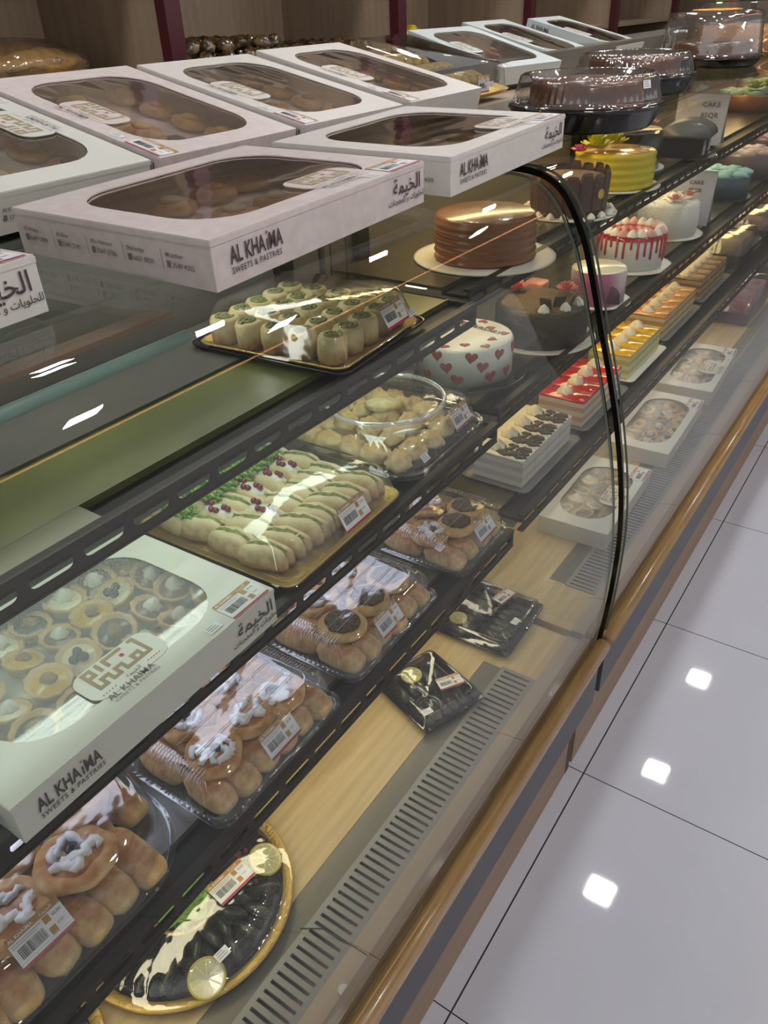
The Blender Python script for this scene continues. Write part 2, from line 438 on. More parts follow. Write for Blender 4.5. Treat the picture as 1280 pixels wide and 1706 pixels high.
def slotted_lip(t, x, y0, y1, z0, z1, name='shelf_lip', pitch=.062):
    """upright front strip with a row of rounded slots"""
    mb = MB(); zc = (z0 + z1) / 2 + .001; hh = (z1 - z0) * .24; th = .002
    n = int((y1 - y0) / pitch); p = (y1 - y0) / n; K = 6
    for face, xx in ((0, x), (1, x - th)):
        for k in range(n):
            a, b = y0 + k * p, y0 + (k + 1) * p; c = (a + b) / 2; hw = p * .41
            sl = []
            for q in range(K + 1):
                an = -PI / 2 + PI * q / K; sl.append((c + hw - hh + hh * math.cos(an), zc + hh * math.sin(an)))
            for q in range(K + 1):
                an = PI / 2 + PI * q / K; sl.append((c - hw + hh + hh * math.cos(an), zc + hh * math.sin(an)))
            m = len(sl); outer = []
            for (yy, zz) in sl:
                dz = zz - zc; dy = yy - c
                if abs(dy) > hw - hh * .75: outer.append((b if dy > 0 else a, zc + dz / hh * (z1 - zc if dz > 0 else zc - z0)))
                else: outer.append((yy, z1 if dz > 0 else z0))
            vs = [(xx, yy, zz) for yy, zz in sl] + [(xx, yy, zz) for yy, zz in outer]
            mb.add(vs, [(i, (i + 1) % m, m + (i + 1) % m, m + i) for i in range(m)], LIP)
    mb.box(x - .012, x + .0015, y0, y1, z1 - .002, z1 + .0015, LIP)
    mb.box(x - .012, x + .0015, y0, y1, z0 - .0015, z0 + .001, LIP)
    return mb.build(name, t)

def led(name, t, x, y0, y1, z, col, w):
    m = M('led_' + name, col, .5, emit=w)
    mb = MB(); mb.box(x - .012, x + .012, y0, y1, z, z + .006, HOUS); mb.box(x - .009, x + .009, y0 + .005, y1 - .005, z - .003, z, m)
    return mb.build('led_strip', t)

def display_case(label, y0, y1, gy0, gy1, sy0, sy1, ups, ledc, far):
    t = thing('display_case', label, 'display case')
    MB().box(-1.15, -.372, y0, y1, .005, .36, KICK).build('base_cabinet', t)
    MB().box(-.372, -.353, y0, y1, 0, .27, KICK).build('kickboard', t)
    if not far: MB().box(-.40, -.3525, y1 - .02, y1 + .0, .0, .262, BROWNEND).build('kickboard_end', t)
    MB().box(-.352, -.317, y0, y1 - (.0 if far else .012), .25, .383, PANEL).build('front_panel', t)
    # nosing
    mb = MB(); rs = []
    for y in (y0, y1):
        rs.append([(-.3185 + .0155 * math.cos(a), y, .397 + .0155 * math.sin(a)) for a in [2 * PI * i / 20 for i in range(20)]])
    mb.loft(rs[::-1], NOSE); mb.build('nosing', t)
    MB().box(-.345, -.333, y0, y1, .37, .384, SEAL).build('glass_channel', t)
    MB().box(-.362, -.345, y0, y1, .37, .398, GOLDW).build('inner_trim', t)
    MB().box(-.392, -.362, y0, y1, .37, .388, BEIGE).build('front_strip', t)
    # deck
    MB().box(-.95, -.503, y0, y1, .36, .385, DECK).build('deck_board', t)
    v0, v1 = (y0 + .1, 1.02) if not far else (1.33, 3.6)
    mb = MB(); mb.box(-.503, -.392, v1, y1, .36, .384, DECK if not far else DECKG)
    if far: mb.box(-.503, -.392, y0, v0, .36, .384, DECK)
    mb.box(-.503, -.466, v0, v1, .36, .384, DECKG); mb.box(-.466, -.462, v0, v1, .36, .386, DECKG); mb.build('deck_panel', t)
    mb = MB(); mb.box(-.462, -.396, v0, v1, .34, .352, SLOT)
    n = int((v1 - v0) / .0136)
    for k in range(n + 1):
        y = v0 + k * (v1 - v0) / n
        mb.box(-.456, -.402, y - .0042, y + .0042, .381, .3865, VENT)
    mb.box(-.464, -.456, v0 - .004, v1 + .004, .381, .3865, VENT); mb.box(-.402, -.392, v0 - .004, v1 + .004, .381, .3865, VENT)
    mb.build('vent_grille', t)
    # back and rear counter
    MB().box(-.985, -.97, y0, y1, .385, 1.255, BACKP).build('back_panel', t)
    mb = MB(); mb.box(-1.15, -.985, y0, y1, .36, 1.262, SHWOOD); mb.box(-1.33, -1.145, y0, y1, 1.262, 1.337, BACKP); mb.box(-1.33, -1.15, y0, y1, .0, 1.262, SHWOOD); mb.build('rear_counter', t)
    mb = MB()
    mb.box(-.84, -.60, gy0, gy1, 1.262, 1.268, GLASS_TOP)
    mb.build('top_glass', t)
    MB().box(-.985, -.84, gy0, gy1, 1.256, 1.268, BACKP).build('top_header', t)  # opaque rear of the top, added to hide the strip below
    hm = M('led_top_' + ('warm' if far else 'cool'), '#ffd99a' if far else '#f4f6f0', .5, emit=LED_W * (2.0 if far else 1.1))
    MB().box(-.91, -.87, gy0 + .03, gy1 - .03, 1.250, 1.256, hm).build('led_strip', t)  # added glowing strip, brightens the top compartment from out of sight
    curved_glass('front_glass', t, gy0, gy1, GLASS_EDGE)
    for y in ups['sides']: side_glass(t, y)
    if 'seal' in ups:
        y = ups['seal']; P = SP; n = len(P); Q = offs(P, .009)
        mb = MB(); mb.add([(a, y + d, b) for d in (0, .006) for a, b in P] + [(a, y + d, b) for d in (0, .006) for a, b in Q],
                          [(i, i + 1, n + i + 1, n + i) for i in range(n - 1)] + [(2 * n + i, 2 * n + i + 1, 3 * n + i + 1, 3 * n + i) for i in range(n - 1)] + [(i, i + 1, 2 * n + i + 1, 2 * n + i) for i in range(n - 1)] + [(n + i, n + i + 1, 3 * n + i + 1, 3 * n + i) for i in range(n - 1)], SEAL, True)
        mb.build('glass_seal', t)
    # shelves
    for k, (xf, zt, mat, c, w) in enumerate(ups['shelves']):
        s = MB(); s.box(-.965, xf - .055, sy0, sy1, zt - .006, zt, mat)
        s.box(xf - .055, xf - .003, sy0, sy1, zt - .014, zt - .008, DARK)
        s.box(xf - .057, xf - .054, sy0, sy1, zt - .014, zt + .0012, mat)
        s.box(-.965, xf, sy1 - .004, sy1, zt - .03, zt, LIP)
        if k == 0 and not far:
            s.box(-.80, xf - .002, .165, .38, zt - .008, zt + .001, mat)
            s.box(-.965, -.80, sy0, sy1, zt, zt + .004, SHELFD)
        so = s.build('shelf', t)
        slotted_lip(so, xf, sy0, sy1, zt - .034, zt + .002)
        MB().box(xf - .05, xf - .022, sy0 + .002, sy1 - .005, zt - .0345, zt - .016, HOUS).build('led_housing', so)
        if w:
            m = M('led_' + c, c, .5, emit=w)
            lc, lw = ((-.742, .022), (-.765, .036), (xf - .10, .022))[k] if not far else (xf - .12, .022)
            MB().box(lc - lw, lc + lw, sy0 + .01, sy1 - .01, zt - .012, zt - .006, m).build('led_strip', so)
        for yb in ups['brackets']:
            MB().box(-.965, xf - .06, yb - .004, yb + .004, zt - .03, zt - .006, LIP).build('bracket', so)
    for yb in ups['brackets']:
        MB().box(-.97, -.952, yb - .018, yb + .018, .385, 1.25, DARK).build('upright', t)
    return t
case1 = display_case('near curved glass display case with sandwiches and savoury pastries on three shelves', -.75, 1.172, -.75, 1.135, -.74, 1.158,
    dict(sides=[1.158], seal=1.178, brackets=(-.2, .42, 1.06), shelves=[(-.617, 1.046, SHELF, '#eefff2', LED_W * .9), (-.566, .83, SHELF2, '#dde4ff', LED_W * .75), (-.52, .61, SHELF2, '#fff2cf', LED_W * .8)]), None, False)
MB().tube([(-.468, .405, .3868), (-.44, .4225, .3872), (-.417, .423, .3875), (-.39, .4255, .3885), (-.366, .4262, .3885)], .0009, SLOT, 5).build('crack_line', case1)
MB().lathe([(0, 0), (.0075, 0), (.0075, .003), (0, .0045)], STK, 20, T=TR(-.366, .372, .388)).build('glass_stopper', case1)
MB().tube([(-.556, -.7, 1.226), (-.556, .47, 1.226)], .0062, M('lamp_tube_teal', '#7f9a93', .3), 12).build('lamp_tube', case1)  # plain teal tube below the front of the top glass
MB().box(-.63, -.605, -.7, .5, 1.228, 1.233, M('lamp_cover_brown', '#8a705c', .35)).build('lamp_cover', case1)  # plain brown strip behind the teal tube
case2 = display_case('far curved glass display case full of decorated cream cakes', 1.192, 6.4, 1.204, 6.4, 1.21, 6.38,
    dict(sides=[1.206], brackets=(1.3, 2.4, 3.5), shelves=[(-.66, 1.046, SHELF2, '#ffe9c0', LED_W), (-.59, .83, SHELF2, '#ffdfa0', LED_W), (-.525, .61, SHELF2, '#fff0d8', LED_W * .55)]), None, True)
# ------------------------------------------------------------------ stickers and boxes
_pl = {}
def price_label_mesh(w=.062, h=.038):
    mb = MB(); mb.box(0, w, 0, h, 0, .0003, STK)
    z = .0005
    def q(a, b, c, d, m): mb.add([(a, c, z), (b, c, z), (b, d, z), (a, d, z)], [(0, 1, 2, 3)], m)
    q(0, w, h * .8, h * 1.0, STKBROWN); q(0, w, 0, h * .1, STKRED)
    text(mb, 'AL KHAIMA', w * .03, h * .845, h * .145, STK, z=z + .0002, bold=.01)
    text(mb, AR1, w * .62, h * .85, h * .15, STK, z=z + .0002)
    for sx, sy in ((.62, .56), (.62, .2)): q(w * sx, w * (sx + .12), h * sy, h * (sy + .22), STKBROWN)
    q(w * .03, w * .58, h * .72, h * .735, INKG); q(w * .03, w * .5, h * .65, h * .665, INKG)
    q(0, w, h * .17, h * .178, INKG)
    rnd = random.Random(5); x = w * .08
    while x < w * .56:
        b = rnd.choice((.0004, .0007, .001)); q(x, x + b, h * .26, h * .58, BLK); x += b + rnd.choice((.0004, .0007))
    text(mb, '42.00', w * .78, h * .62, h * .12, BLK, z=z); text(mb, '6281', w * .78, h * .35, h * .11, INKG, z=z)
    return mb.mesh('price_label')
PLM = price_label_mesh()
def small_label_mesh():
    mb = MB(); mb.box(0, .02, 0, .013, 0, .0003, STK)
    for k in range(3): mb.add([(.002, .003 + k * .0035, .0005), (.017 - k * .002, .003 + k * .0035, .0005), (.017 - k * .002, .004 + k * .0035, .0005), (.002, .004 + k * .0035, .0005)], [(0, 1, 2, 3)], INKG)
    return mb.mesh('small_label')
SLM = small_label_mesh()
def put(me, name, parent, m):
    o = bpy.data.objects.new(name, me); COL.objects.link(o); o.parent = parent; o.matrix_basis = m; return o

KUFI = ["###.#.######..##",
        "#.#.#.#........#",
        "###.#.#...R....#",
        "#..............#",
        "#.###.###..###.#",
        "#.#.#.#.#..#.#.#",
        "###.###.########"]
def kufic(mb, x, y, w, T, mat=INKGOLD):
    u = w / 16; n = len(KUFI)
    for r, row in enumerate(KUFI):
        for c, ch in enumerate(row):
            if ch != '.':
                a, b = x + c * u, y + (n - 1 - r) * u * 1.15
                mb.add([(a, b, 0), (a + u, b, 0), (a + u, b + u * 1.15, 0), (a, b + u * 1.15, 0)], [(0, 1, 2, 3)], INKRED if ch == 'R' else mat, T=T)

def paper_box(m, label, L=.37, D=.28, H=.048, mat=PAPER, film=FILM, plate=True, plate_u=.0, big=True, letter=True, sticker=True, group=None, win=(.032, .04), price=(.068, .07), name='pastry_box'):
    """card gift box: window in the lid, brand plate cut into the front edge of the window"""
    t = thing(name, label, 'box', m, group)
    mb = MB(); n = 6; per = 4
    w0 = rr(D, L, .001, H, n, per=per); WW, WL = D - 2 * win[0], L - 2 * win[1]
    win_ring = rr(WW, WL, .062, H, n, per=per)
    win_low = rr(WW, WL, .062, H - .0015, n, per=per)
    mb.loft([rr(D, L, .001, 0, n, per=per), w0], mat, True, False, smooth=False)
    mb.loft([w0, win_ring, win_low], mat, False, False, smooth=False)
    inn = rr(D - .003, L - .003, .001, H - .0015, n, per=per)
    mb.loft([rr(D - .003, L - .003, .001, .0015, n, per=per), inn, win_low], mat, True, False, smooth=False)
    # lid seam line just under the top edge
    mb.box(D / 2 - .0001, D / 2 + .0007, -L / 2, L / 2, H - .006, H - .001, mat)
    mb.box(-D / 2, D / 2, -L / 2 - .0007, -L / 2 + .0001, H - .006, H - .001, mat)
    mb.build('box_body', t)
    k = 10
    vs = [(-WW / 2 + WW * i / k, -WL / 2 + WL * j / k, H - .0022 + .0006 * noise.noise((i * 1.3, j * 1.7, 0))) for j in range(k + 1) for i in range(k + 1)]
    MB().add(vs, [(j * (k + 1) + i, j * (k + 1) + i + 1, (j + 1) * (k + 1) + i + 1, (j + 1) * (k + 1) + i) for j in range(k) for i in range(k)], film, True).build('window_film', t)
    s = L / .37
    if plate:
        p = MB(); cx = D / 2 - win[0] - .024 * s; pw, ph = .105 * s, .055 * s
        p.loft([rr(ph, pw, .018 * s, H - .0004, 6, cx=cx, cy=plate_u), rr(ph, pw, .018 * s, H + .0006, 6, cx=cx, cy=plate_u)], mat, True, True, smooth=False)
        T = frame((cx, plate_u - .042 * s, H + .0009), (0, 1, 0), (-1, 0, 0))
        kufic(p, .004 * s, -.012 * s, .074 * s, T)
        T2 = frame((cx + .022 * s, plate_u - .042 * s, H + .0009), (0, 1, 0), (-1, 0, 0))
        for q in range(5):
            for a in (.0, .062): p.add([(a * s + q * .004 * s, .001, 0), (a * s + q * .004 * s + .0018, .001, 0), (a * s + q * .004 * s + .0018, .0025, 0), (a * s + q * .004 * s, .0025, 0)], [(0, 1, 2, 3)], INKRED, T=T2)
        text(p, AR1, .032 * s, 0, .008 * s, INKG, T=T2)
        text(p, 'AL KHAIMA', .0, -.0115 * s, .0125 * s, INKG, T=T2, bold=.01, sx=.95)
        text(p, 'SWEETS & PASTRIES', .002 * s, -.018 * s, .006 * s, INKG, T=T2, sx=1.15)
        p.build('brand_plate', t)
    if letter:
        p = MB(); e = D / 2 + .0012; hs = H / .048
        T = frame((e, -L / 2, 0), (0, 1, 0), (0, 0, 1))
        x0 = .022; sz = .0225 * hs; sxx = .62 / hs
        for part in ('AL KHA', '\u0131', 'MA'):
            k_ = dict(bold=.022, sx=sxx); text(p, part, x0, .0205 * hs, sz, INK, T=T, **k_)
            wd = max(v[0] for v in text_geo(part, sz, **k_)[0])
            if part == '\u0131': p.add([(x0 + wd * .3, .0355 * hs, 0), (x0 + wd * .3 + .0022, .0355 * hs, 0), (x0 + wd * .3 + .0022, .038 * hs, 0), (x0 + wd * .3, .038 * hs, 0)], [(0, 1, 2, 3)], INKRED, T=T)
            x0 += wd + .0012
        text(p, 'SWEETS & PASTRIES', .022, .011 * hs, .0085 * hs, INK, T=T, bold=.01, sx=.86, spacing=1.15)
        p.build('brand_lettering', t); p = MB()
        text(p, AR1, L - .07, .0215 * hs, .024 * hs, INK, T=T, bold=.01)
        text(p, AR2, L - .08, .011 * hs, .0095 * hs, INK, T=T, bold=.008)
        p.build('arabic_lettering', t); p = MB()
        T = frame((-D / 2, -L / 2 - .0012, 0), (1, 0, 0), (0, 0, 1))
        for q, (a, b) in enumerate((('Al Waqra', '6647 0809'), ('Al Khor', '3340 2141'), ('Abu Hamour', '7047 0706'), ('Shahaniya', '6621 8830'), ('Muaither', '3549 4202'))):
            x0 = .014 + q * (D - .02) / 5
            text(p, a, x0, .026 * hs, .0062, INKG, T=T, bold=.01)
            text(p, b, x0 + .007, .0165 * hs, .0068, INKG, T=T, bold=.01)
            p.add([(x0, .016 * hs, 0), (x0 + .005, .016 * hs, 0), (x0 + .005, .0225 * hs, 0), (x0, .0225 * hs, 0)], [(0, 1, 2, 3)], INKG, T=T)
            if q: p.add([(x0 - .006, .014 * hs, 0), (x0 - .0054, .014 * hs, 0), (x0 - .0054, .033 * hs, 0), (x0 - .006, .033 * hs, 0)], [(0, 1, 2, 3)], INKG, T=T)
        p.build('branch_lettering', t)
    if sticker:
        put(PLM, 'price_label', t, frame((D / 2 - .001, L / 2 - price[0], H + .0005), (0, 1, 0), (-1, 0, 0)))
        put(SLM, 'small_label', t, frame((D / 2 - .006, L / 2 - price[0] - .035, H + .0005), (0, 1, 0), (-1, 0, 0)))
    return t

def box_matrix(FR, yaw, tilt, w, d, H, rot, pitch=0):
    """front right top corner, turn, lean -> matrix of the box base centre; rot 0, -1 or 1 quarter turns"""
    u = Vector((-math.sin(yaw), math.cos(yaw), 0)); b = Vector((-math.cos(yaw), -math.sin(yaw), 0)) * math.cos(tilt) + Vector((0, 0, math.sin(tilt)))
    if pitch: u = (u * math.cos(pitch) + Vector((0, 0, math.sin(pitch)))).normalized()
    f = -b; n = f.cross(u).normalized()
    c = Vector(FR) - u * w / 2 + b * d / 2 - n * H
    X, Y = {0: (f, u), -1: (-u, f), 1: (u, b)}[rot]
    return frame(c, X, Y)

# ------------------------------------------------------------------ pastry prototypes
BUN = Mcrust('bun_crust', '#a0621a', '#e0bf84', .011, .032)
BUN2 = Mcrust('bun_crust_sesame', '#a56622', '#e2c48a', .011, .034)
DOUGH = Mcrust('danish_dough', '#b4742c', '#e4c88e', .004, .017)
DOUGHP = Mcrust('pale_dough', '#c99a50', '#e6cf9a', .004, .020)
CHEESE = M('white_cheese', '#ece9e4', .35, bump=.2)
RED_S = M('tomato_sauce', '#c28f48', .35, c2='#93482a', scale=80)
OLIVE = M('black_olive', '#17141c', .2)
ZAAT = M('zaatar_topping', '#35270f', .7, c2='#6b5428', scale=220, bump=.8, bscale=300)
GREEN = M('green_filling', '#6f7f3a', .6, c2='#a8a468', scale=160, bump=.5, bscale=200)
LETT = M('shredded_lettuce', '#6fa43c', .45, c2='#94c45a', scale=60)
BREAD = M('soft_white_bread', '#ead8b0', .55, c2='#d3ae72', scale=22, bump=.1, thr=(.5, .75))
BREADB = M('bread_crust', '#b5803f', .5)
PURPLE = M('pomegranate_seed', '#7e1c33', .2, coat=.5)
VINE = M('vine_leaf', '#1d231d', .35, c2='#2d3428', scale=50, bump=.4, coat=.4)
LEMON = M('lemon_flesh', '#c5bd70', .3, c2='#d6d090', scale=80, coat=.4)
LEMONR = M('lemon_rind', '#d2c04e', .4)
PITH = M('lemon_pith', '#e6e2bd', .5)

def mk_bun():
    o = MB().blob((0, 0, 0), (.0215, .044, .021), BUN, 1, .10, 1.6, 24, 14, e=.6).build('bread_bun'); return tag(o, '', 'bun')
def mk_bun2():
    o = MB().blob((0, 0, 0), (.0205, .042, .022), BUN2, 5, .12, 1.8, 24, 14, e=.6).build('bread_bun'); return tag(o, '', 'bun')
bunA, bunB = Proto(mk_bun), Proto(mk_bun2)
def mk_danish(seed):
    def f():
        t = thing('cheese_danish', '', 'pastry'); rn = random.Random(seed)
        off = Vector((seed, 0, 0))
        lump = lambda a, r, z: (.16 * noise.noise(Vector((math.cos(a) * 1.3, math.sin(a) * 1.3, z * 60)) + off) + .05 * noise.noise(Vector((math.cos(a) * 4, math.sin(a) * 4, z * 90)) + off)) if r > .01 else 0
        mb = MB(); mb.lathe([(.0, 0), (.028, 0), (.0345, .004), (.0365, .009), (.0345, .013), (.030, .0148), (.024, .0135), (.012, .0125), (0, .0125)], DOUGH, 40, mod=lump); mb.build('dough', t)
        MB().lathe([(.0255, .0128), (.018, .0152), (.006, .0158), (0, .0158)], RED_S, 30, mod=lump).build('sauce', t)
        c = MB()
        for w in range(10):
            p = Vector((rn.uniform(-.018, .018), rn.uniform(-.018, .018), .0155)); d = rn.uniform(0, 2 * PI); pts = [p.copy()]; rad = [.002]
            for k in range(5):
                d += rn.uniform(-1.3, 1.3); p = p + Vector((math.cos(d), math.sin(d), 0)) * .005
                if p.xy.length > .025: p.xy = p.xy.normalized() * .023; d += 2.2
                pts.append(Vector((p.x, p.y, .0155 + rn.uniform(0, .0015)))); rad.append(rn.uniform(.003, .0052))
            rad[-1] = .0015; c.tube(pts, rad, CHEESE, 8)
        c.build('cheese_topping', t)
        if seed % 3 != 1: MB().blob((.004, .002, .016), (.0065, .0065, .005), OLIVE, seed, .1, 2, 12, 7).build('olive', t)
        return t
    return f
danA, danB, danC = Proto(mk_danish(2)), Proto(mk_danish(4)), Proto(mk_danish(6))
def mk_zaatar():
    t = thing('zaatar_bun', '', 'pastry')
    MB().lathe([(.0, 0), (.027, 0), (.034, .006), (.035, .013), (.031, .018), (.025, .019), (0, .0185)], DOUGHP, 26, mod=lambda a, r, z: .06 * math.sin(2 * a)).build('dough', t)
    MB().blob((0, 0, .0175), (.0265, .0255, .005), ZAAT, 3, .2, 3, 22, 8).build('herb_topping', t); return t
zaat = Proto(mk_zaatar)
def mk_tart(fill, nm, top):
    def f():
        t = thing('petit_four_tart', '', 'pastry')
        MB().lathe([(0, 0), (.013, 0), (.0195, .012), (.0205, .015), (.018, .0155), (.015, .012), (0, .0115)], M('tart_shell', '#d8b47c', .5, c2='#c79a5b', scale=60, bump=.2), 22, mod=lambda a, r, z: .04 * math.cos(11 * a) if r > .014 else 0).build('tart_shell', t)
        MB().lathe([(.0155, .0125), (.011, .015), (0, .016)], M('tart_' + nm, fill, .25, coat=.4), 18).build('filling', t)
        if top == 'cream': MB().rosette((0, 0, .015), .009, .011, CREAM, n=18).build('cream_swirl', t)
        elif top == 'berry':
            for q in range(3): MB().blob((.005 * math.cos(q * 2.1), .005 * math.sin(q * 2.1), .015), (.0045, .0045, .0045), OLIVE, q, .05, 2, 10, 7).build('berry', t)
        elif top == 'nut': MB().blob((0, 0, .0145), (.008, .006, .0045), M('nut_brown', '#8e6a3c', .5), 3, .4, 5, 12, 7).build('nut', t)
        return t
    return f
tarts = [Proto(mk_tart('#6b4a2e', 'choc', 'cream')), Proto(mk_tart('#d0a526', 'custard', 'nut')), Proto(mk_tart('#d8c9a8', 'cheese', 'berry')), Proto(mk_tart('#4a4038', 'dark', 'nut')), Proto(mk_tart('#e3d9b8', 'milk', 'cream'))]

def clamshell(m, label, D, L, H, ribs=True, top_inset=.05, price=None, base=None, small=None, lidm=None, name='clear_clamshell_container', group=None, corner=.022, logo=True):
    """clear takeaway tray: tub with flange, ribbed lid with raised flat centre"""
    t = thing(name, label, 'container', m, group); mt = lidm or LIDR; pr = 60
    b = MB()
    b.loft([rr(D - .03, L - .03, corner, .001, 8, per=12), rr(D - .022, L - .022, corner, .006, 8, per=12), rr(D - .012, L - .012, corner, .012, 8, per=12), rr(D, L, corner, .0125, 8, per=12), rr(D + .002, L + .002, corner, .0105, 8, per=12)], base or LID, True, False)
    b.build('tray', t)
    l = MB(); a = .0011 if ribs else 0; n = 8; w1 = .034
    R = lambda ins, z, am: rr(D - ins, L - ins, corner, z, n, per=pr, amp=am, freq=PI * .5)
    l.loft([R(0, .0135, 0), R(.010, .0138, 0), R(.014, .017, a), R(.020, H * .55, a), R(w1 - .004, H * .86, a), R(w1 + .008, H * .93, 0)], mt, False, False)
    l.loft([R(w1 + .008, H * .93, 0), R(w1 + .018, H * .955, 0), R(w1 + .022, H, 0), R(w1 + .03, H + .0003, 0)], LID, False, False)
    l.loft([R(w1 + .03, H + .0003, 0), R(w1 + .034, H - .0015, 0)], LID, False, True)
    if ribs:
        yE = (L - w1 - .02) / 2; nx = int((D - .09) / .0052)
        for sg in (-1, 1):
            for q in range(nx):
                xx = (q - (nx - 1) / 2) * .0052
                l.tube([(xx, sg * (yE - .004), H + .0008), (xx, sg * (yE + .010), H - .001), (xx, sg * (yE + .017), H - .008)], .0009, RIB, 5)
        for xx in (-.032, -.012, .020, .036):
            l.tube([(xx, -yE + .012, H + .0004), (xx, yE - .012, H + .0004)], .0006, RIB, 5)
    if logo:
        for q in range(3):
            aa = 2 * PI * q / 3 + .4
            l.tube([(.011 * math.cos(aa), .011 * math.sin(aa), H + .0005), (.011 * math.cos(aa + 1.5), .011 * math.sin(aa + 1.5), H + .0005)], .0005, LIDR, 5)
    l.build('lid', t)
    if price:
        px, py, pz, ang = price
        put(PLM, 'price_label', t, frame((px, py, pz), (0, 1, 0), (-math.cos(ang), 0, math.sin(ang))))
    if small:
        px, py, pz, ang = small
        put(SLM, 'small_label', t, frame((px, py, pz), (0, 1, 0), (-math.cos(ang), 0, math.sin(ang))))
    return t
rnd = random.Random(11)
# ------------------------------------------------------------------ lowest shelf of the near case
Z3 = .6125
def fill_buns(x, y, z, D, L, label, group, pr=(bunA, bunB), nx=2, seedv=0):
    r = random.Random(seedv + 3); m = int((L - .03) / .036)
    for c in (0, 1):
        for k in range(m):
            pr[(k + c) % 2].place(TR(x + (-.044, .044)[c], y - L / 2 + .036 + k * (L - .072) / (m - 1), z, rz=PI / 2 + r.uniform(-.1, .1), s=r.uniform(.96, 1.06)), label, group)
BX, BY = -.6225, .486
clamshell(TR(BX, BY, Z3, rz=.02), 'clear ribbed container of buns under white cheese pastries, next to the oval one', .195, .262, .066, price=(.088, -.022, .026, .95), name='clear_clamshell_container')
fill_buns(BX, BY, Z3 + .007, .195, .262, 'small golden bread bun under the cheese pastries in the ribbed container', 'buns under the cheese pastries', seedv=1)
for k, (p, dx, dy, dz, ry, rx) in enumerate(((danA, .022, -.062, .040, .12, .1), (danB, .018, .004, .042, .05, 0), (danC, .03, .062, .038, .1, -.15), (danB, -.048, .035, .037, -.1, .1), (danA, -.05, -.04, .036, -.1, .1))):
    p.place(TR(BX + dx, BY + dy, Z3 + dz - .004, rz=k * 1.3, ry=ry, rx=rx, s=1.12), 'round golden pastry with melted white cheese strips in the ribbed container', 'cheese pastries in the ribbed container')
CX, CY = -.628, .775
clamshell(TR(CX, CY, Z3, rz=.02), 'clear ribbed container of buns topped with dark herb pastries, middle of three ribbed ones', .192, .258, .064, price=(.086, -.035, .026, .95))
fill_buns(CX, CY, Z3 + .007, .192, .258, 'small golden bread bun under the dark herb pastries', 'buns under the herb pastries', seedv=2)
for k, (p, dx, dy) in enumerate(((zaat, .024, -.06), (zaat, .022, .012), (zaat, .02, .075), (danB, -.05, .045), (danC, -.05, -.03))):
    p.place(TR(CX + dx, CY + dy, Z3 + .035, rz=k, ry=.08, s=1.08), 'round pastry in the middle ribbed container' if p is not zaat else 'round pastry with dark herb topping in the middle ribbed container', 'pastries in the middle ribbed container' if p is not zaat else 'herb pastries in the middle container')
clamshell(TR(-.622, 1.055, Z3, rz=.02), 'clear ribbed container of golden buns and herb pastries at the glass end of the shelf', .195, .2, .066, price=(.088, -.005, .026, .95), small=(.05, -.095, .05, .3))
fill_buns(-.622, 1.055, Z3 + .007, .195, .2, 'small sesame bread bun in the container at the glass end', 'buns in the end container', seedv=4)
for k, (p, dx, dy) in enumerate(((danC, .0, -.045), (zaat, .03, .0), (zaat, .02, .055), (danA, -.05, .03))):
    p.place(TR(-.622 + dx, 1.055 + dy, Z3 + .035, rz=k, ry=.08, s=1.05), 'round pastry with white cheese in the container at the glass end' if p is not zaat else 'round pastry with dark herb topping in the container at the glass end', 'cheese pastries in the end container' if p is not zaat else 'herb pastries in the end container')
AX, AY = -.672, .165
clamshell(TR(AX, AY, Z3, rz=-.03), 'large oval clear container of round cheese pastries at the near end of the lowest shelf', .27, .36, .078, ribs=False, corner=.1, price=(.112, -.048, .046, .75), lidm=LID, logo=False)
for i in range(3):
    for j in range(8):
        if i != 1 and j in (0, 7): continue
        (bunA, bunB)[(i + j) % 2].place(TR(AX - .082 + i * .082, AY - .145 + j * .0415, Z3 + .007, rz=PI / 2 + rnd.uniform(-.15, .15), s=1.08), 'plain golden bun beneath the cheese pastries in the oval container', 'buns in the oval container')
for k, (dx, dy) in enumerate(((.055, -.115), (.045, -.03), (.052, .055), (-.015, .105), (-.03, -.07), (-.035, .015), (-.09, -.03))):
    (danA, danB, danC)[k % 3].place(TR(AX + dx, AY + dy, Z3 + .041, rz=k * 1.1, s=1.3, ry=.1), 'round golden pastry with white melted cheese in the large oval container', 'cheese pastries in the oval container')

# ------------------------------------------------------------------ middle shelf of the near case
Z2 = .8325
MBX = box_matrix((-.553, .531, Z2 + .05), .02, 0, .372, .28, .05, 0)
paper_box(MBX, 'pale card box with hazy window of small tarts on the middle shelf', mat=PAPERG, film=FILMH, H=.05, plate_u=-.005, price=(.068, .07), win=(.034, .042))
def fill_tarts(m, D, L, label, group, z=.003, step=.043, s=1.0, jitter=.002, protos=tarts, seed=0, marg=.05, tip=0):
    r = random.Random(seed); nx = int((D - .012) / step); ny = int((L - .012) / step)
    for i in range(nx):
        for j in range(ny):
            x = (i - (nx - 1) / 2) * (D - marg) / max(nx - 1, 1) ; y = (j - (ny - 1) / 2) * (L - marg) / max(ny - 1, 1)
            protos[r.randrange(len(protos))].place(m @ TR(x + r.uniform(-jitter, jitter), y + r.uniform(-jitter, jitter), z + r.uniform(0, tip * .012), rz=r.uniform(0, 6), ry=r.uniform(-tip, tip), rx=r.uniform(-tip, tip), s=s * r.uniform(1 - tip * .25, 1 + tip * .6)), label, group)
fill_tarts(MBX, .275, .365, 'small filled tart inside the pale box on the middle shelf', 'tarts in the middle shelf box', s=1.22, step=.045, jitter=.004, tip=.32, marg=.066)
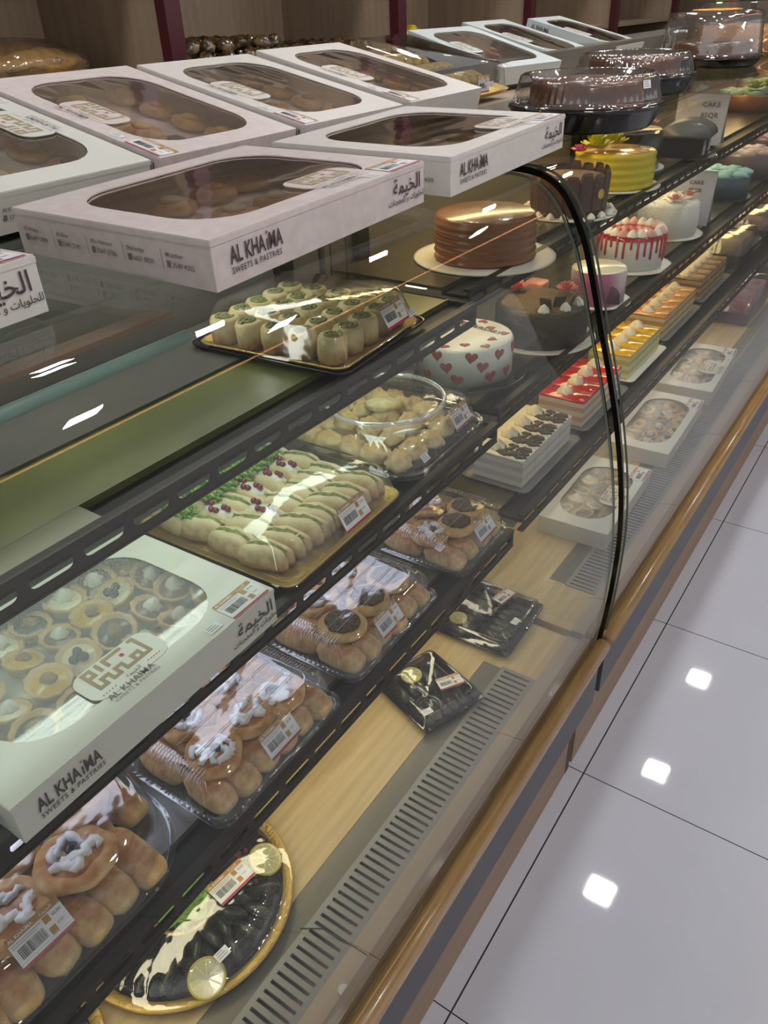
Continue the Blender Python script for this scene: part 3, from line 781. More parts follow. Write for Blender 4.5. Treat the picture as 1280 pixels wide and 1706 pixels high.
# box behind the frame edge
clamshell(TR(-.69, .02, Z2), 'clear container of golden buns left of the pale box on the middle shelf', .25, .26, .05, corner=.02, ribs=False, lidm=LID)
for j in range(4):
    bunA.place(TR(-.60, -.05 + j * .045, Z2 + .007, rz=PI / 2), 'golden bun in the container left of the pale box', 'buns left of the pale box')

def gold_tray(m, label, D, L, lidh, price, small=None, black=False, name='catering_tray'):
    t = thing(name, label, 'tray', m)
    b = MB()
    b.loft([rr(D - .03, L - .03, .015, .004, 8, per=10), rr(D - .02, L - .02, .018, .006, 8, per=10), rr(D - .002, L - .002, .02, .011, 8, per=10), rr(D, L, .02, .009, 8, per=10), rr(D - .012, L - .012, .02, .0035, 8, per=10)], GOLD, True, True, smooth=False); b.build('gold_tray', t)
    if black:
        MB().loft([rr(D - .01, L - .01, .02, .0, 8), rr(D + .016, L + .016, .02, .004, 8), rr(D + .02, L + .02, .02, .009, 8), rr(D + .014, L + .014, .02, .008, 8), rr(D + .002, L + .002, .02, .003, 8)], BLACKP, True, False).build('black_base', t)
    l = MB()
    l.loft([rr(D + .004, L + .004, .02, .008, 8, per=20), rr(D - .006, L - .006, .02, .012, 8, per=20), rr(D - .03, L - .03, .025, lidh * .85, 8, per=20), rr(D - .045, L - .045, .025, lidh, 8, per=20)], LID, False, True); l.build('lid', t)
    px, py, pz, ang = price
    put(PLM, 'price_label', t, frame((px, py, pz), (0, 1, 0), (-math.cos(ang), 0, math.sin(ang))))
    if small:
        px, py, pz, ang = small; put(SLM, 'small_label', t, frame((px, py, pz), (0, 1, 0), (-math.cos(ang), 0, math.sin(ang))))
    return t
SX, SY = -.722, .712
gold_tray(TR(SX, SY, Z2, rz=.03), 'gold foil tray of white finger sandwiches with lettuce under a clear lid', .30, .285, .064, (.152, -.012, .022, 1.05))
BREADC = Mcrust('browned_bread', '#e8d5a8', '#b98a4a', .004, .028)
def mk_sandwich(seed, fill):
    def f():
        t = thing('finger_sandwich', '', 'sandwich'); r = random.Random(seed)
        for s in (-1, 1):
            MB().blob((0, s * .0068, 0), (.037, .0092, .0225), BREADC if fill == 'crust' else BREAD, seed + s, .16, 1.7, 20, 10, e=.7).build('bread_half', t)
        c = MB()
        if fill == 'lettuce':
            for k in range(75):
                p = Vector((r.uniform(-.004, .038), r.uniform(-.014, .012), .031 + r.uniform(0, .012))); d = r.uniform(0, PI)
                c.tube([p, p + Vector((.004 * math.cos(d), .003 * math.sin(d), .0025)), p + Vector((.009 * math.cos(d), .006 * math.sin(d), -.001))], .0024, LETT, 5)
            c.build('lettuce', t)
        elif fill == 'seeds':
            c.blob((0, 0, .027), (.026, .010, .008), CHEESE, seed, .2, 3, 16, 8, flat=False)
            c.build('cream_filling', t); c = MB()
            for k in range(6): c.blob((-.02 + k * .0075, r.uniform(-.006, .006), .0355), (.0045, .0045, .0045), PURPLE, k, .05, 2, 10, 7, flat=False)
            c.build('pomegranate_seeds', t)
        else:
            c.blob((0, 0, .0215), (.031, .0052, .0125), GREEN, seed, .25, 4, 20, 8, flat=False); c.build('herb_filling', t)
        return t
    return f
sandB = Proto(mk_sandwich(7, 'crust'))
sandL, sandP, sandH = Proto(mk_sandwich(1, 'lettuce')), Proto(mk_sandwich(2, 'seeds')), Proto(mk_sandwich(3, 'herb'))
for i in range(4):
    for j in range(7):
        p, lb, g = (sandH, 'white finger sandwich with green herb filling in the gold tray', 'herb sandwiches')
        if i == 0 and j < 6: p, lb, g = (sandL, 'white finger sandwich topped with shredded lettuce in the gold tray', 'lettuce sandwiches')
        elif (i, j) in ((1, 1), (1, 3), (1, 4), (1, 5), (2, 2)): p, lb, g = (sandP, 'white finger sandwich with red pomegranate seeds in the gold tray', 'pomegranate sandwiches')
        elif i == 3 or j == 0: p, lb, g = (sandB, 'finger sandwich with browned crust at the edge of the gold tray', 'browned sandwiches')
        p.place(TR(SX - .094 + i * .060, SY - .108 + j * .0365 + rnd.uniform(-.002, .002), Z2 + .006, rz=.12 + rnd.uniform(-.2, .2), rx=rnd.uniform(-.2, .2), s=rnd.uniform(1.02, 1.14)), lb, g)

RX, RY = -.715, 1.015
def round_top(m):
    t = thing('clear_clamshell_container', 'wide clear container with a raised round ring in its lid, full of pale golden pastries', 'container', m); D, L, H = .275, .27, .072
    MB().loft([rr(D - .03, L - .03, .05, .001, 8, per=12), rr(D - .012, L - .012, .05, .012, 8, per=12), rr(D + .012, L + .012, .05, .0125, 8, per=12), rr(D + .014, L + .014, .05, .010, 8, per=12)], LID, True, False).build('tray', t)
    n = 8; pr = 40; l = MB()
    R = lambda ins, z, am, c=.05: rr(D - ins, L - ins, c, z, n, per=pr, amp=am, freq=PI * .5)
    l.loft([R(-.008, .0135, 0), R(.006, .014, 0), R(.012, .02, .0008), R(.022, .045, .0008), R(.032, .056, 0), R(.05, .061, 0, .075)], LIDR, False, False)
    l.loft([R(.05, .061, 0, .075), R(.07, .0625, 0, .09), R(.075, .0625, 0, .0899)], LID, False, False)
    l.lathe([(.1075, .0625), (.1065, .072), (.102, .073), (.096, .068), (.092, .0675), (.0, .0675)], LID, 56)
    l.build('lid', t)
    l = MB(); l.tube([(.1035 * math.cos(2 * PI * k / 48), .1035 * math.sin(2 * PI * k / 48), .0732) for k in range(49)], .0042, RING, 8, cap=False); l.build('lid_ring', t)
    put(PLM, 'price_label', t, frame((.128, .028, .026), (-.05, 1, 0), (-.45, 0, .9)))
    put(SLM, 'small_label', t, frame((.128, -.085, .02), (0, 1, 0), (-.6, 0, .8)))
round_top(TR(RX, RY, Z2, rz=.03))
PUFF = Mcrust('puff_pastry', '#cf9a48', '#ecd9a8', .008, .034)
def mk_puff(): return tag(MB().blob((0, 0, 0), (.026, .020, .019), PUFF, 8, .30, 2.6, 20, 12).build('savoury_puff'), '', 'pastry')
def mk_slicep(): return tag(MB().blob((0, 0, 0), (.036, .026, .010), M('pale_pancake', '#e8dca8', .45, c2='#d9b770', scale=70, bump=.3), 12, .2, 2, 20, 10).build('savoury_slice'), '', 'pastry')
puff = Proto(mk_puff)
for i in range(5):
    for j in range(5):
        puff.place(TR(RX - .1 + i * .047 + rnd.uniform(-.004, .004), RY - .094 + j * .047 + rnd.uniform(-.004, .004), Z2 + .006, rz=rnd.uniform(0, 6), s=rnd.uniform(.95, 1.15)), 'pale golden puff in the container with the round ringed lid', 'puffs under the ringed lid')
for i in range(3):
    for j in range(3):
        puff.place(TR(RX - .05 + i * .05, RY - .05 + j * .05, Z2 + .028, rz=rnd.uniform(0, 6), s=1.0), 'golden puff in the upper layer under the ringed lid', 'upper puffs under the ringed lid')
sl = mk_slicep(); sl.matrix_basis = TR(RX - .01, RY + .01, Z2 + .050, rz=.8, ry=.1); sl['label'] = 'flat pale yellow slice lying on top of the puffs under the ringed lid'

# ------------------------------------------------------------------ top shelf of the near case: tray of pinwheel rolls
TX, TY = -.765, .893
gold_tray(TR(TX, TY, 1.0505, rz=.08), 'gold and black tray of upright rolled sandwiches on the top shelf', .265, .235, .066, (.134, .012, .024, 1.05), small=(.13, .086, .02, .9), black=True)
ROLL = Mcrust('roll_dough', '#e6d49c', '#b07c3c', .004, .026, rough=.5)
def mk_roll(seed):
    def f():
        t = thing('rolled_sandwich', '', 'sandwich')
        MB().lathe([(.0, 0), (.0195, 0), (.022, .004), (.0228, .02), (.0222, .036), (.0195, .041), (.014, .0415), (.0, .0405)], ROLL, 30, mod=lambda a, r, z: (.09 * noise.noise(Vector((math.cos(a) * 1.5 + seed * 3, math.sin(a) * 1.5, z * 40))) + .04 * math.sin(2 * a + seed)) if r > .005 else 0).build('dough', t)
        c = MB(); r = random.Random(seed)
        pts = [((.0025 + .0125 * q / 26) * math.cos(q * .45 + seed), (.0025 + .0125 * q / 26) * math.sin(q * .45 + seed), .0418 + r.uniform(-.0006, .0008)) for q in range(27)]
        c.tube(pts, .0024, GREEN, 6); c.build('green_filling', t); return t
    return f
rolls = [Proto(mk_roll(q)) for q in (1, 2, 3)]
for i in range(5):
    for j in range(5):
        x = -.098 + i * .0485; y = -.086 + j * .043
        lean = rnd.uniform(-.1, .1)
        rolls[(i * 2 + j) % 3].place(TR(TX, TY, 1.0505, rz=.08) @ TR(x, y, .0045, rz=rnd.uniform(0, 6), rx=lean * .5, s=.98), 'pale upright roll with green filling in the gold and black tray', 'rolls in the gold and black tray')

# ------------------------------------------------------------------ deck of the near case: vine leaves
def mk_dolma():
    mb = MB(); mb.blob((0, 0, 0), (.028, .009, .0095), VINE, 4, .14, 2.2, 14, 10, e=.8); return tag(mb.build('stuffed_vine_leaf'), '', 'vine leaf roll')
dolma = Proto(mk_dolma)
def mk_lemon():
    t = thing('lemon_slice', '', 'lemon slice'); n = 30
    MB().lathe([(0, 0), (.0235, 0), (.0245, .002), (.0235, .004), (.0215, .0041), (.0215, .0038), (0, .0038)], LEMONR, n).build('rind', t)
    MB().lathe([(0, .0042), (.0215, .0042)], PITH, n).build('pith', t)
    f = MB()
    for q in range(9):
        a0, a1 = 2 * PI * q / 9 + .05, 2 * PI * (q + 1) / 9 - .05; am = (a0 + a1) / 2
        pts = [(.003 * math.cos(am), .003 * math.sin(am), .0047)] + [(.0198 * math.cos(a0 + (a1 - a0) * k / 5), .0198 * math.sin(a0 + (a1 - a0) * k / 5), .0045) for k in range(6)]
        f.add(pts, [tuple(range(7))], LEMON)
    f.build('flesh', t); return t
lemon = Proto(mk_lemon)
LIDD = Mclear('clear_tray_lid', (.93, .94, .95), base=.08, gain=1.3, rough=.05, bump=.2, bscale=20, haze=.01)
def round_dolma_tray(cx, cy, z, label, R=.157, price=True):
    t = thing('round_catering_tray', label, 'tray', TR(cx, cy, z))
    MB().lathe([(0, .002), (R - .03, .002), (R - .02, .004), (R - .004, .014), (R, .0145), (R + .002, .012), (R - .008, .0), (0, 0)], BLACKP, 60).build('black_tray', t)
    MB().lathe([(R - .012, .0115), (R - .003, .0175), (R + .003, .0165), (R + .004, .013)], GOLD, 60).build('gold_rim', t)
    l = MB(); l.lathe([(R + .001, .018), (R - .010, .0185), (R - .016, .024), (R - .024, .036), (R - .036, .041), (.075, .043), (.07, .0445), (0, .0445)], LIDD, 144, mod=lambda a, r, z: (.011 * math.cos(36 * a) if .02 < z < .042 and r > .1 else 0)); l.build('lid', t)
    c = MB(); c.lathe([(.0, .003), (.036, .003), (.043, .03), (.045, .031)], BLACKP, 32, c=(.018, -.014)); c.build('centre_cup', t)
    MB().lathe([(.042, .030), (.0425, .0335), (.0475, .0335), (.0475, .030)], GOLD, 40, c=(.018, -.014)).build('cup_rim', t)
    if price: 
        put(PLM, 'price_label', t, frame((.078, .008, .0465), (.1, 1, 0), (-1, .1, .02)))
        put(SLM, 'small_label', t, frame((.128, -.05, .043), (.1, 1, 0), (-1, .1, .2)))
    return t
round_dolma_tray(-.638, .345, .3855, 'round black tray with gold rim of vine leaves around a lettuce cup')
for k in range(46):
    a = 2 * PI * k / 46; r = .113 if k % 2 else .078
    dolma.place(TR(-.638 + r * math.cos(a), .345 + r * math.sin(a), .3855 + .005, rz=a + .2 * (k % 3 - 1), s=.8), 'dark stuffed vine leaf in the round gold rimmed tray', 'vine leaves in the round tray')
def mk_seed(): return tag(MB().blob((0, 0, 0), (.0042, .0042, .0042), PURPLE, 2, .06, 2, 10, 8).build('pomegranate_seed'), '', 'seed')
pseed = Proto(mk_seed)
for k in range(24):
    a = rnd.choice((.9, 1.5, 3.6, -2.2, 2.6)) + rnd.uniform(-.3, .3); r = rnd.uniform(.07, .11)
    pseed.place(TR(-.638 + r * math.cos(a), .345 + r * math.sin(a), .3855 + .0195), 'dark red pomegranate seed scattered on the vine leaves', 'pomegranate seeds on the vine leaves')
LETT2 = M('lettuce_leaf', '#9cc46a', .45, c2='#6f9f45', scale=40)
def mk_leaf(seed):
    def f():
        mb = MB(); n, m = 10, 6; vs = []
        for i in range(n + 1):
            for j in range(m + 1):
                u = i / n; v = (j / m - .5); w = .022 * math.sin(PI * min(u * .9 + .1, 1)) + .003
                vs.append((u * .045, v * w * 2, .006 + .012 * math.sin(u * 2.6) + .004 * math.sin(u * 17 + v * 9 + seed) * abs(v) * 2 + .006 * (2 * v) ** 2))
        mb.add(vs, [(i * (m + 1) + j, i * (m + 1) + j + 1, (i + 1) * (m + 1) + j + 1, (i + 1) * (m + 1) + j) for i in range(n) for j in range(m)], LETT2, True)
        return tag(mb.build('lettuce_leaf'), '', 'lettuce leaf')
    return f
leaves = [Proto(mk_leaf(1)), Proto(mk_leaf(4))]
for k in range(9):
    a = 2 * PI * k / 9
    leaves[k % 2].place(TR(-.62 + .004 * math.cos(a), .331 + .004 * math.sin(a), .3855 + .022, rz=a, s=.95), 'pale green lettuce leaf in the cup of the round tray', 'lettuce leaves in the cup')
for k, (dx, dy, rz, ry) in enumerate(((.069, .103, .4, .6), (.118, -.068, -.4, .7), (-.06, .11, 2.2, .5))):
    lemon.place(TR(-.638 + dx, .345 + dy, .3855 + .024, rz=rz, ry=ry * .6, s=1.05), 'lemon slice leaning on the vine leaves in the round tray', 'lemon slices in the round tray')
round_dolma_tray(-.66, .02, .3855, 'second round gold rimmed tray, mostly cut off at the bottom edge', price=False)
for k in range(14):
    a = 2 * PI * k / 14 + .3
    dolma.place(TR(-.66 + .1 * math.cos(a), .02 + .1 * math.sin(a), .3855 + .005, rz=a), 'dark vine leaf in the cut off round tray', 'vine leaves in the cut off tray')

def dolma_box(cx, cy, rz, D, L, label, lem, lab, lblock, white=False, sml=(.04, -.05)):
    z = .386; t = thing('clear_clamshell_container', label, 'container', TR(cx, cy, z, rz=rz)); H = .032
    MB().loft([rr(D - .016, L - .016, .008, .001, 6), rr(D - .006, L - .006, .01, .012, 6), rr(D, L, .01, .0125, 6), rr(D, L, .01, .010, 6)], BLACKP, True, False).build('tray', t)
    MB().loft([rr(D - .001, L - .001, .01, .0135, 6, per=8), rr(D - .010, L - .010, .012, .014, 6, per=8), rr(D - .016, L - .016, .012, H - .004, 6, per=8), rr(D - .024, L - .024, .012, H, 6, per=8), rr(D - .034, L - .034, .012, H, 6, per=8), rr(D - .037, L - .037, .012, H - .0025, 6, per=8)], LIDD, False, True).build('lid', t)
    c = MB()
    for q in (.022, .015): c.lathe([(q, H - .0015), (q + .001, H), (q + .002, H - .0015)], LID, 28, c=(D * .28, -L * .26))
    c.build('lid_boss', t)
    put(PLM, 'price_label', t, Matrix(frame((lab[0], lab[1], H + .0006), (math.sin(lblock), math.cos(lblock), 0), (-math.cos(lblock), math.sin(lblock), 0))) @ Matrix.Diagonal((.78, .78, 1, 1)))
    put(SLM, 'small_label', t, frame((sml[0], sml[1], H + .0006), (.1, 1, 0), (-1, .1, 0)))
    nx = int((D - .03) / .021)
    for i in range(2):
        for k in range(int((L - .03) / .02)):
            dolma.place(TR(cx, cy, z, rz=rz) @ TR((i - .5) * D * .42, -L / 2 + .025 + k * .02, .003, s=min(1.15, D / .135)), 'dark stuffed vine leaf packed in a black box on the deck', 'vine leaves in the black boxes')
    lemon.place(TR(cx, cy, z, rz=rz) @ TR(lem[0], lem[1], .0225, rz=.5, s=.78 if not white else .85), 'lemon slice lying in the %s black box on the deck' % ('nearer' if white else 'farther'))
    return t
dolma_box(-.548, .885, -.33, .158, .142, 'turned clear topped black box of vine leaves with a lemon slice, over the vent', (-.040, -.01), (.032, .004), .25, True, (.06, -.06))
dolma_box(-.552, 1.13, .03, .175, .185 - .0, 'clear topped black box of vine leaves squared to the deck, beyond the turned one', (-.045, -.05), (.02, .026), .2, False, (.07, -.02))

# ------------------------------------------------------------------ boxes on top of the cases
HB = .047
def top_box(FR, yaw, tilt, w, d, rot, label, n=0, pitch=0, **k):
    m = box_matrix(FR, yaw, tilt, w, d, HB, rot, pitch)
    L, D = (w, d) if rot == 0 else (d, w)
    t = paper_box(m, label, L=L, D=D, H=HB, **k)
    return m, L, D
m1, L1, D1 = top_box((-.533, .856, 1.322), .012, .012, .366, .288, 0, 'pinkish card box at the glass front edge showing its brand name and phone numbers', pitch=.028, mat=PAPERP, plate_u=.06)
m2, L2, D2 = top_box((-.520, 1.243, 1.331), .0, .012, .345, .29, 0, 'warm white card box behind the pinkish one, jutting over the curved glass joint', pitch=.03, mat=PAPER, plate_u=.07)
m3, L3, D3 = top_box((-.874, 1.029, 1.323), .03, .233, .288, .37, -1, 'pink tinted card box leaning back with yellow and orange pastries inside', mat=PAPERP)
m4, L4, D4 = top_box((-.868, .726, 1.323), .03, .233, .29, .37, 1, 'grey card box leaning back at the left edge, its brand plate upside down', mat=PAPERG)
m5, L5, D5 = top_box((-.604, .368, 1.320), .05, .0, .372, .285, 0, 'white card box mostly cut off at the lower left, nearest of all on the glass', mat=PAPER, price=(.068, .045))
m6, L6, D6 = top_box((-.868, 1.325, 1.327), .02, .222, .286, .37, -1, 'grey card box leaning back right of the pink tinted one', mat=PAPER)
m7, L7, D7 = top_box((-.866, 1.622, 1.329), .02, .23, .280, .37, -1, 'light card box leaning back, left neighbour of the tall clear lid', mat=PAPER)
m9, L9, D9 = top_box((-1.07, 2.50, 1.322), -.19, .25, .285, .37, -1, 'bluish card box leaning back right of the tall clear lid', mat=PAPERB)
m10, L10, D10 = top_box((-1.145, 2.95, 1.326), -.03, .26, .285, .37, -1, 'bluish card box leaning back, middle one of the far three', mat=PAPERB)
m11, L11, D11 = top_box((-1.14, 3.44, 1.324), -.01, .255, .285, .37, -1, 'bluish card box leaning back, farthest of all the boxes', mat=PAPERB)
cook = []
def mk_cookie(top, c):
    def f():
        t = thing('round_pastry', '', 'pastry')
        MB().lathe([(0, 0), (.026, 0), (.031, .006), (.029, .012), (.02, .014), (0, .0135)], DOUGH, 24, mod=lambda a, r, z: .05 * math.sin(3 * a)).build('dough', t)
        MB().blob((0, 0, .013), (.014, .014, .005), M('cookie_' + c, top, .35), 2, .15, 3, 16, 8).build('topping', t); return t
    return f
ck = [Proto(mk_cookie('#2b2622', 'olive')), Proto(mk_cookie('#d9b23a', 'yellow')), Proto(mk_cookie('#c06a3a', 'orange')), Proto(mk_cookie('#d8cbb0', 'cream'))]
def fill_cookies(m, L, D, label, group, protos, seed, step=.068):
    fill_tarts(m, D - .01, L - .01, label, group, z=.003, step=step, protos=protos, seed=seed, jitter=.003, marg=.066)
fill_cookies(m1, L1, D1, 'round pastry inside the pinkish front box', 'pastries in the front box', [ck[0], ck[2], ck[3]], 1)
fill_cookies(m2, L2, D2, 'round pastry inside the box that juts over the glass joint', 'pastries in the jutting box', [ck[2], ck[3]], 2)
fill_cookies(m3, L3, D3, 'round pastry inside the pink tinted leaning box', 'pastries in the pink tinted box', [ck[1], ck[1], ck[0], ck[2]], 3)
fill_cookies(m4, L4, D4, 'round pastry inside the grey leaning box at the left edge', 'pastries in the left grey box', [ck[0], ck[3]], 4)
fill_cookies(m6, L6, D6, 'round pastry inside the grey box right of the pink tinted one', 'pastries in the grey box', [ck[3], ck[0]], 6)
fill_cookies(m7, L7, D7, 'round pastry inside the light leaning box beside the clear lid', 'pastries in the light box', [ck[2], ck[3]], 7)
for mm, Lx, Dx, w in ((m9, L9, D9, 'first'), (m10, L10, D10, 'middle'), (m11, L11, D11, 'farthest')):
    fill_cookies(mm, Lx, Dx, 'round pastry inside the %s bluish box' % w, 'pastries in the %s bluish box' % w, [ck[2], ck[3]], 9, step=.085)

# tall clear tray lid leaning between the light box and the bluish one
m8 = box_matrix((-1.03, 2.10, 1.338), .05, .235, .30, .34, .065, -1)
t8 = thing('clear_clamshell_container', 'tall plain clear container of dark rolls, leaning between light and bluish boxes', 'container', m8)
MB().loft([rr(.30, .34, .02, .001, 6), rr(.305, .345, .02, .01, 6), rr(.31, .35, .02, .011, 6)], GOLD, True, False).build('tray', t8)
MB().loft([rr(.31, .35, .02, .012, 6, per=10), rr(.295, .335, .02, .016, 6, per=10), rr(.275, .315, .02, .055, 6, per=10), rr(.255, .295, .02, .066, 6, per=10)], LID, False, True).build('lid', t8)
put(PLM, 'price_label', t8, frame((.03, .168, .012), (-1, 0, 0), (0, -.25, 1)))
put(SLM, 'small_label', t8, frame((-.04, .165, .02), (-1, 0, 0), (0, -.25, 1)))
def mk_darkroll(): return tag(MB().blob((0, 0, 0), (.018, .036, .018), Mcrust('dark_roll', '#5e4a22', '#b89a50', .004, .03), 3, .2, 2, 16, 10).build('savoury_roll'), '', 'pastry')
droll = Proto(mk_darkroll)
for i in range(6):
    for j in range(3):
        droll.place(m8 @ TR(-.11 + i * .044, -.09 + j * .085, .006), 'dark golden roll inside the tall plain clear container', 'rolls in the tall clear container')

# ------------------------------------------------------------------ domed cakes on the case top
DOME = Mclear('dome_plastic', (.95, .93, .91), base=.16, gain=1.8, rough=.04, bump=.15, bscale=30, haze=.02)
def domed_cake(x, y, r, h, label, inner, nflute=64, baseh=.042, stick=None, wave=.012):
    t = thing('domed_cake_container', label, 'container', TR(x, y, 1.2685))
    MB().lathe([(0, 0), (r * .86, 0), (r * .98, baseh * .8), (r * 1.02, baseh), (r * 1.04, baseh * .9), (r * 1.0, baseh * .78), (r * .9, .004)], BLACKP, 56, cap0=False).build('black_base', t)
    H = baseh + h
    MB().lathe([(r * 1.02, baseh + .001), (r * .97, baseh + .003), (r * .965, baseh + .010), (r * .90, baseh + h * .78), (r * .88, H - .003), (r * .84, H), (r * .78, H - .002), (r * .74, H - .012), (0, H - .013)], DOME, 200, mod=lambda a, rr_, z: (wave * math.cos(nflute * a) if z > baseh + .008 and rr_ > r * .80 else 0)).build('dome_lid', t)
    if stick:
        for (a, zz) in stick:
            c, s_ = math.cos(a), math.sin(a)
            put(SLM, 'small_label', t, frame((r * .93 * c, r * .93 * s_, baseh + h * zz), (-s_, c, 0), (-c * .25, -s_ * .25, 1)))
    cake = MB(); cake.lathe([(0, 0), (r * .72, 0), (r * .76, .01), (r * .75, baseh + min(h, .055) * .5), (r * .7, baseh + min(h, .055) * .64), (0, baseh + min(h, .055) * .64)], M('glazed_' + inner[0], inner[1], .3, c2=inner[2], scale=30, coat=.4), 40)
    o = cake.build('cake'); o.matrix_basis = TR(x, y, 1.2685 + .006); tag(o, inner[3], 'cake')
    return t
domed_cake(-.630, 1.60, .142, .050, 'fluted clear dome on a black base, nearest of the domes on the case top', ('brown', '#4a240a', '#6e3a10', 'brown glazed cake under the nearest fluted dome'), stick=[(-.35, .55), (.35, .6)])
domed_cake(-.76, 2.235, .150, .048, 'fluted clear dome on a black base, middle dome on the case top', ('brown2', '#5e300f', '#4e280c', 'brown cake under the middle fluted dome'))
domed_cake(-.80, 3.10, .165, .125, 'tall smooth clear dome with gold centre, farthest on the case top', ('brown3', '#55300f', '#6b4020', 'brown cake under the tall smooth dome'), nflute=9, baseh=.03, wave=.004)
g = MB().lathe([(0, 0), (.08, 0), (.075, .004), (0, .006)], M('gold_centre', '#d99a2b', .35, metal=.4), 32).build('gold_card_disc'); g.matrix_basis = TR(-.80, 3.10, 1.2685 + .157); tag(g, 'round gold card disc lying on top of the tall smooth dome', 'card disc')
# long fluted tray lid behind and a colourful box
tl = thing('clear_clamshell_container', 'long low fluted clear container on the counter behind the bluish boxes', 'container', TR(-1.10, 4.05, 1.2685, rz=.15))
MB().loft([rr(.24, .42, .03, .001, 6, per=30), rr(.25, .43, .03, .012, 6, per=30)], GOLD, True, False).build('tray', tl)
MB().loft([rr(.25, .43, .03, .013, 6, per=60), rr(.235, .415, .03, .02, 6, per=60, amp=.003, freq=PI * .66), rr(.215, .395, .03, .07, 6, per=60, amp=.003, freq=PI * .66), rr(.19, .37, .03, .078, 6, per=60)], DOME, False, True).build('lid', tl)
for k in range(6): droll.place(TR(-1.10, 4.05 - .14 + k * .055, 1.283, rz=PI / 2, s=1.2), 'roll in the long low fluted container', 'rolls in the long fluted container')
cols = ['#5f6a3a', '#a8552c', '#6b4a78', '#8a6a3a', '#b04a4a', '#4c6e62']
for k, c in enumerate(cols):
    o = MB().loft([rr(.05, .04, .006, 0, 4), rr(.05, .04, .006, .15, 4), rr(.04, .032, .006, .156, 4)], M('sweet_' + str(k), c, .35), True, True, smooth=False).build('sweet_carton')
    o.matrix_basis = TR(-1.18, 4.62 + k * .047, 1.338); tag(o, ['olive green', 'rust orange', 'purple', 'tan brown', 'brick red', 'dark teal'][k] + ' narrow carton in the row behind the tall dome', 'carton')
pl = thing('flat_clear_tray', 'flat clear tray lid lying across the far end of the case top', 'tray', TR(-.86, 3.72, 1.2685))
MB().lathe([(0, .0), (.2, 0), (.21, .01)], GOLD, 48).build('gold_tray', pl)
MB().lathe([(.21, .011), (.2, .03), (.18, .17), (.16, .175), (0, .175)], DOME, 64, mod=lambda a, r, z: .004 * math.cos(24 * a) if z > .02 and r > .15 else 0).build('lid', pl)
o = MB().lathe([(0, 0), (.15, 0), (.15, .09), (0, .1)], M('glaze_orange', '#c98a2b', .3, coat=.4), 40).build('cake'); o.matrix_basis = TR(-.86, 3.72, 1.273); tag(o, 'orange glazed cake at the very far end of the case top', 'cake')

# ------------------------------------------------------------------ cakes
def board(t, r, mat, h=.003, n=48, flute=0, z=0):
    MB().lathe([(0, z), (r, z), (r + .001, z + h), (r - .006, z + h * .8), (0, z + h * .8)], mat, n, mod=(lambda a, rr_, zz: flute * math.cos(30 * a) if rr_ > r * .9 else 0)).build('cake_board', t)
WBOARD = M('white_board', '#d8d6cf', .4); GLB = Mclear('clear_plate', (.9, .92, .9), base=.12, gain=1.5, rough=.05)
S1, S2_, S3 = 1.0465, .8305, .6105

# white cake with red hearts
t = thing('heart_cake', 'white round cake dotted with small red hearts and written on top', 'cake', TR(-.745, 1.35, S2_, rz=.0))
MB().lathe([(0, 0), (.126, 0), (.134, .006), (.132, .0075), (.124, .002), (0, .002)], GLB, 48).build('cake_plate', t)
RC, HC = .1, .078
MB().lathe([(0, .003), (RC, .003), (RC, HC - .006), (RC - .002, HC - .002), (RC - .006, HC), (0, HC)], WHITECAKE, 72).build('sponge', t)
HRED = M('heart_red', '#a83238', .4, c2='#8f262e', scale=300)
def heart(s):
    P = []
    for q in range(18):
        a = 2 * PI * q / 18; P.append((s * .062 * 16 * math.sin(a) ** 3, s * .062 * (13 * math.cos(a) - 5 * math.cos(2 * a) - 2 * math.cos(3 * a) - math.cos(4 * a))))
    return P
def dome_shape(P, T, mat, h):
    b = MB(); n = len(P); cx = sum(p[0] for p in P) / n; cy = sum(p[1] for p in P) / n
    vs = [(x, y, 0) for x, y in P] + [(cx + (x - cx) * .8, cy + (y - cy) * .8, h) for x, y in P]
    b.add(vs, [(i, (i + 1) % n, n + (i + 1) % n, n + i) for i in range(n)] + [tuple(range(n, 2 * n))], mat, T=T); return b
hr = random.Random(3)
for k in range(26):
    a = 2 * PI * k / 26 * 1.0 + hr.uniform(-.06, .06); zz = (.02, .044, .062)[(k * 2) % 3] + hr.uniform(-.003, .003)
    c, s_ = math.cos(a), math.sin(a)
    dome_shape(heart(.0135), frame(((RC - .0002) * c, (RC - .0002) * s_, zz), (-s_, c, 0), (0, 0, 1)) @ Matrix.Rotation(hr.uniform(-.2, .2), 4, 'Z'), HRED, .0014).build('heart', t)
for k in range(12):
    a = 2 * PI * k / 12; r = .082 if k % 2 else .064
    dome_shape(heart(.0115), frame((r * math.cos(a), r * math.sin(a), HC), (-math.sin(a), math.cos(a), 0), (-math.cos(a), -math.sin(a), 0)), HRED, .0012).build('heart', t)
tx = MB()
for k, ch in enumerate('ANNIVERSARY'):
    text(tx, ch, 0, 0, .019, M('icing_dark', '#3b2a24', .4), T=frame((-.058 + k * .0112, .030 + .008 * math.sin(k / 10 * PI), HC + .0014), (1, .25 - k * .05, 0), (-.25 + k * .05, 1, 0)), bold=.03)
tx.build('icing_writing', t)

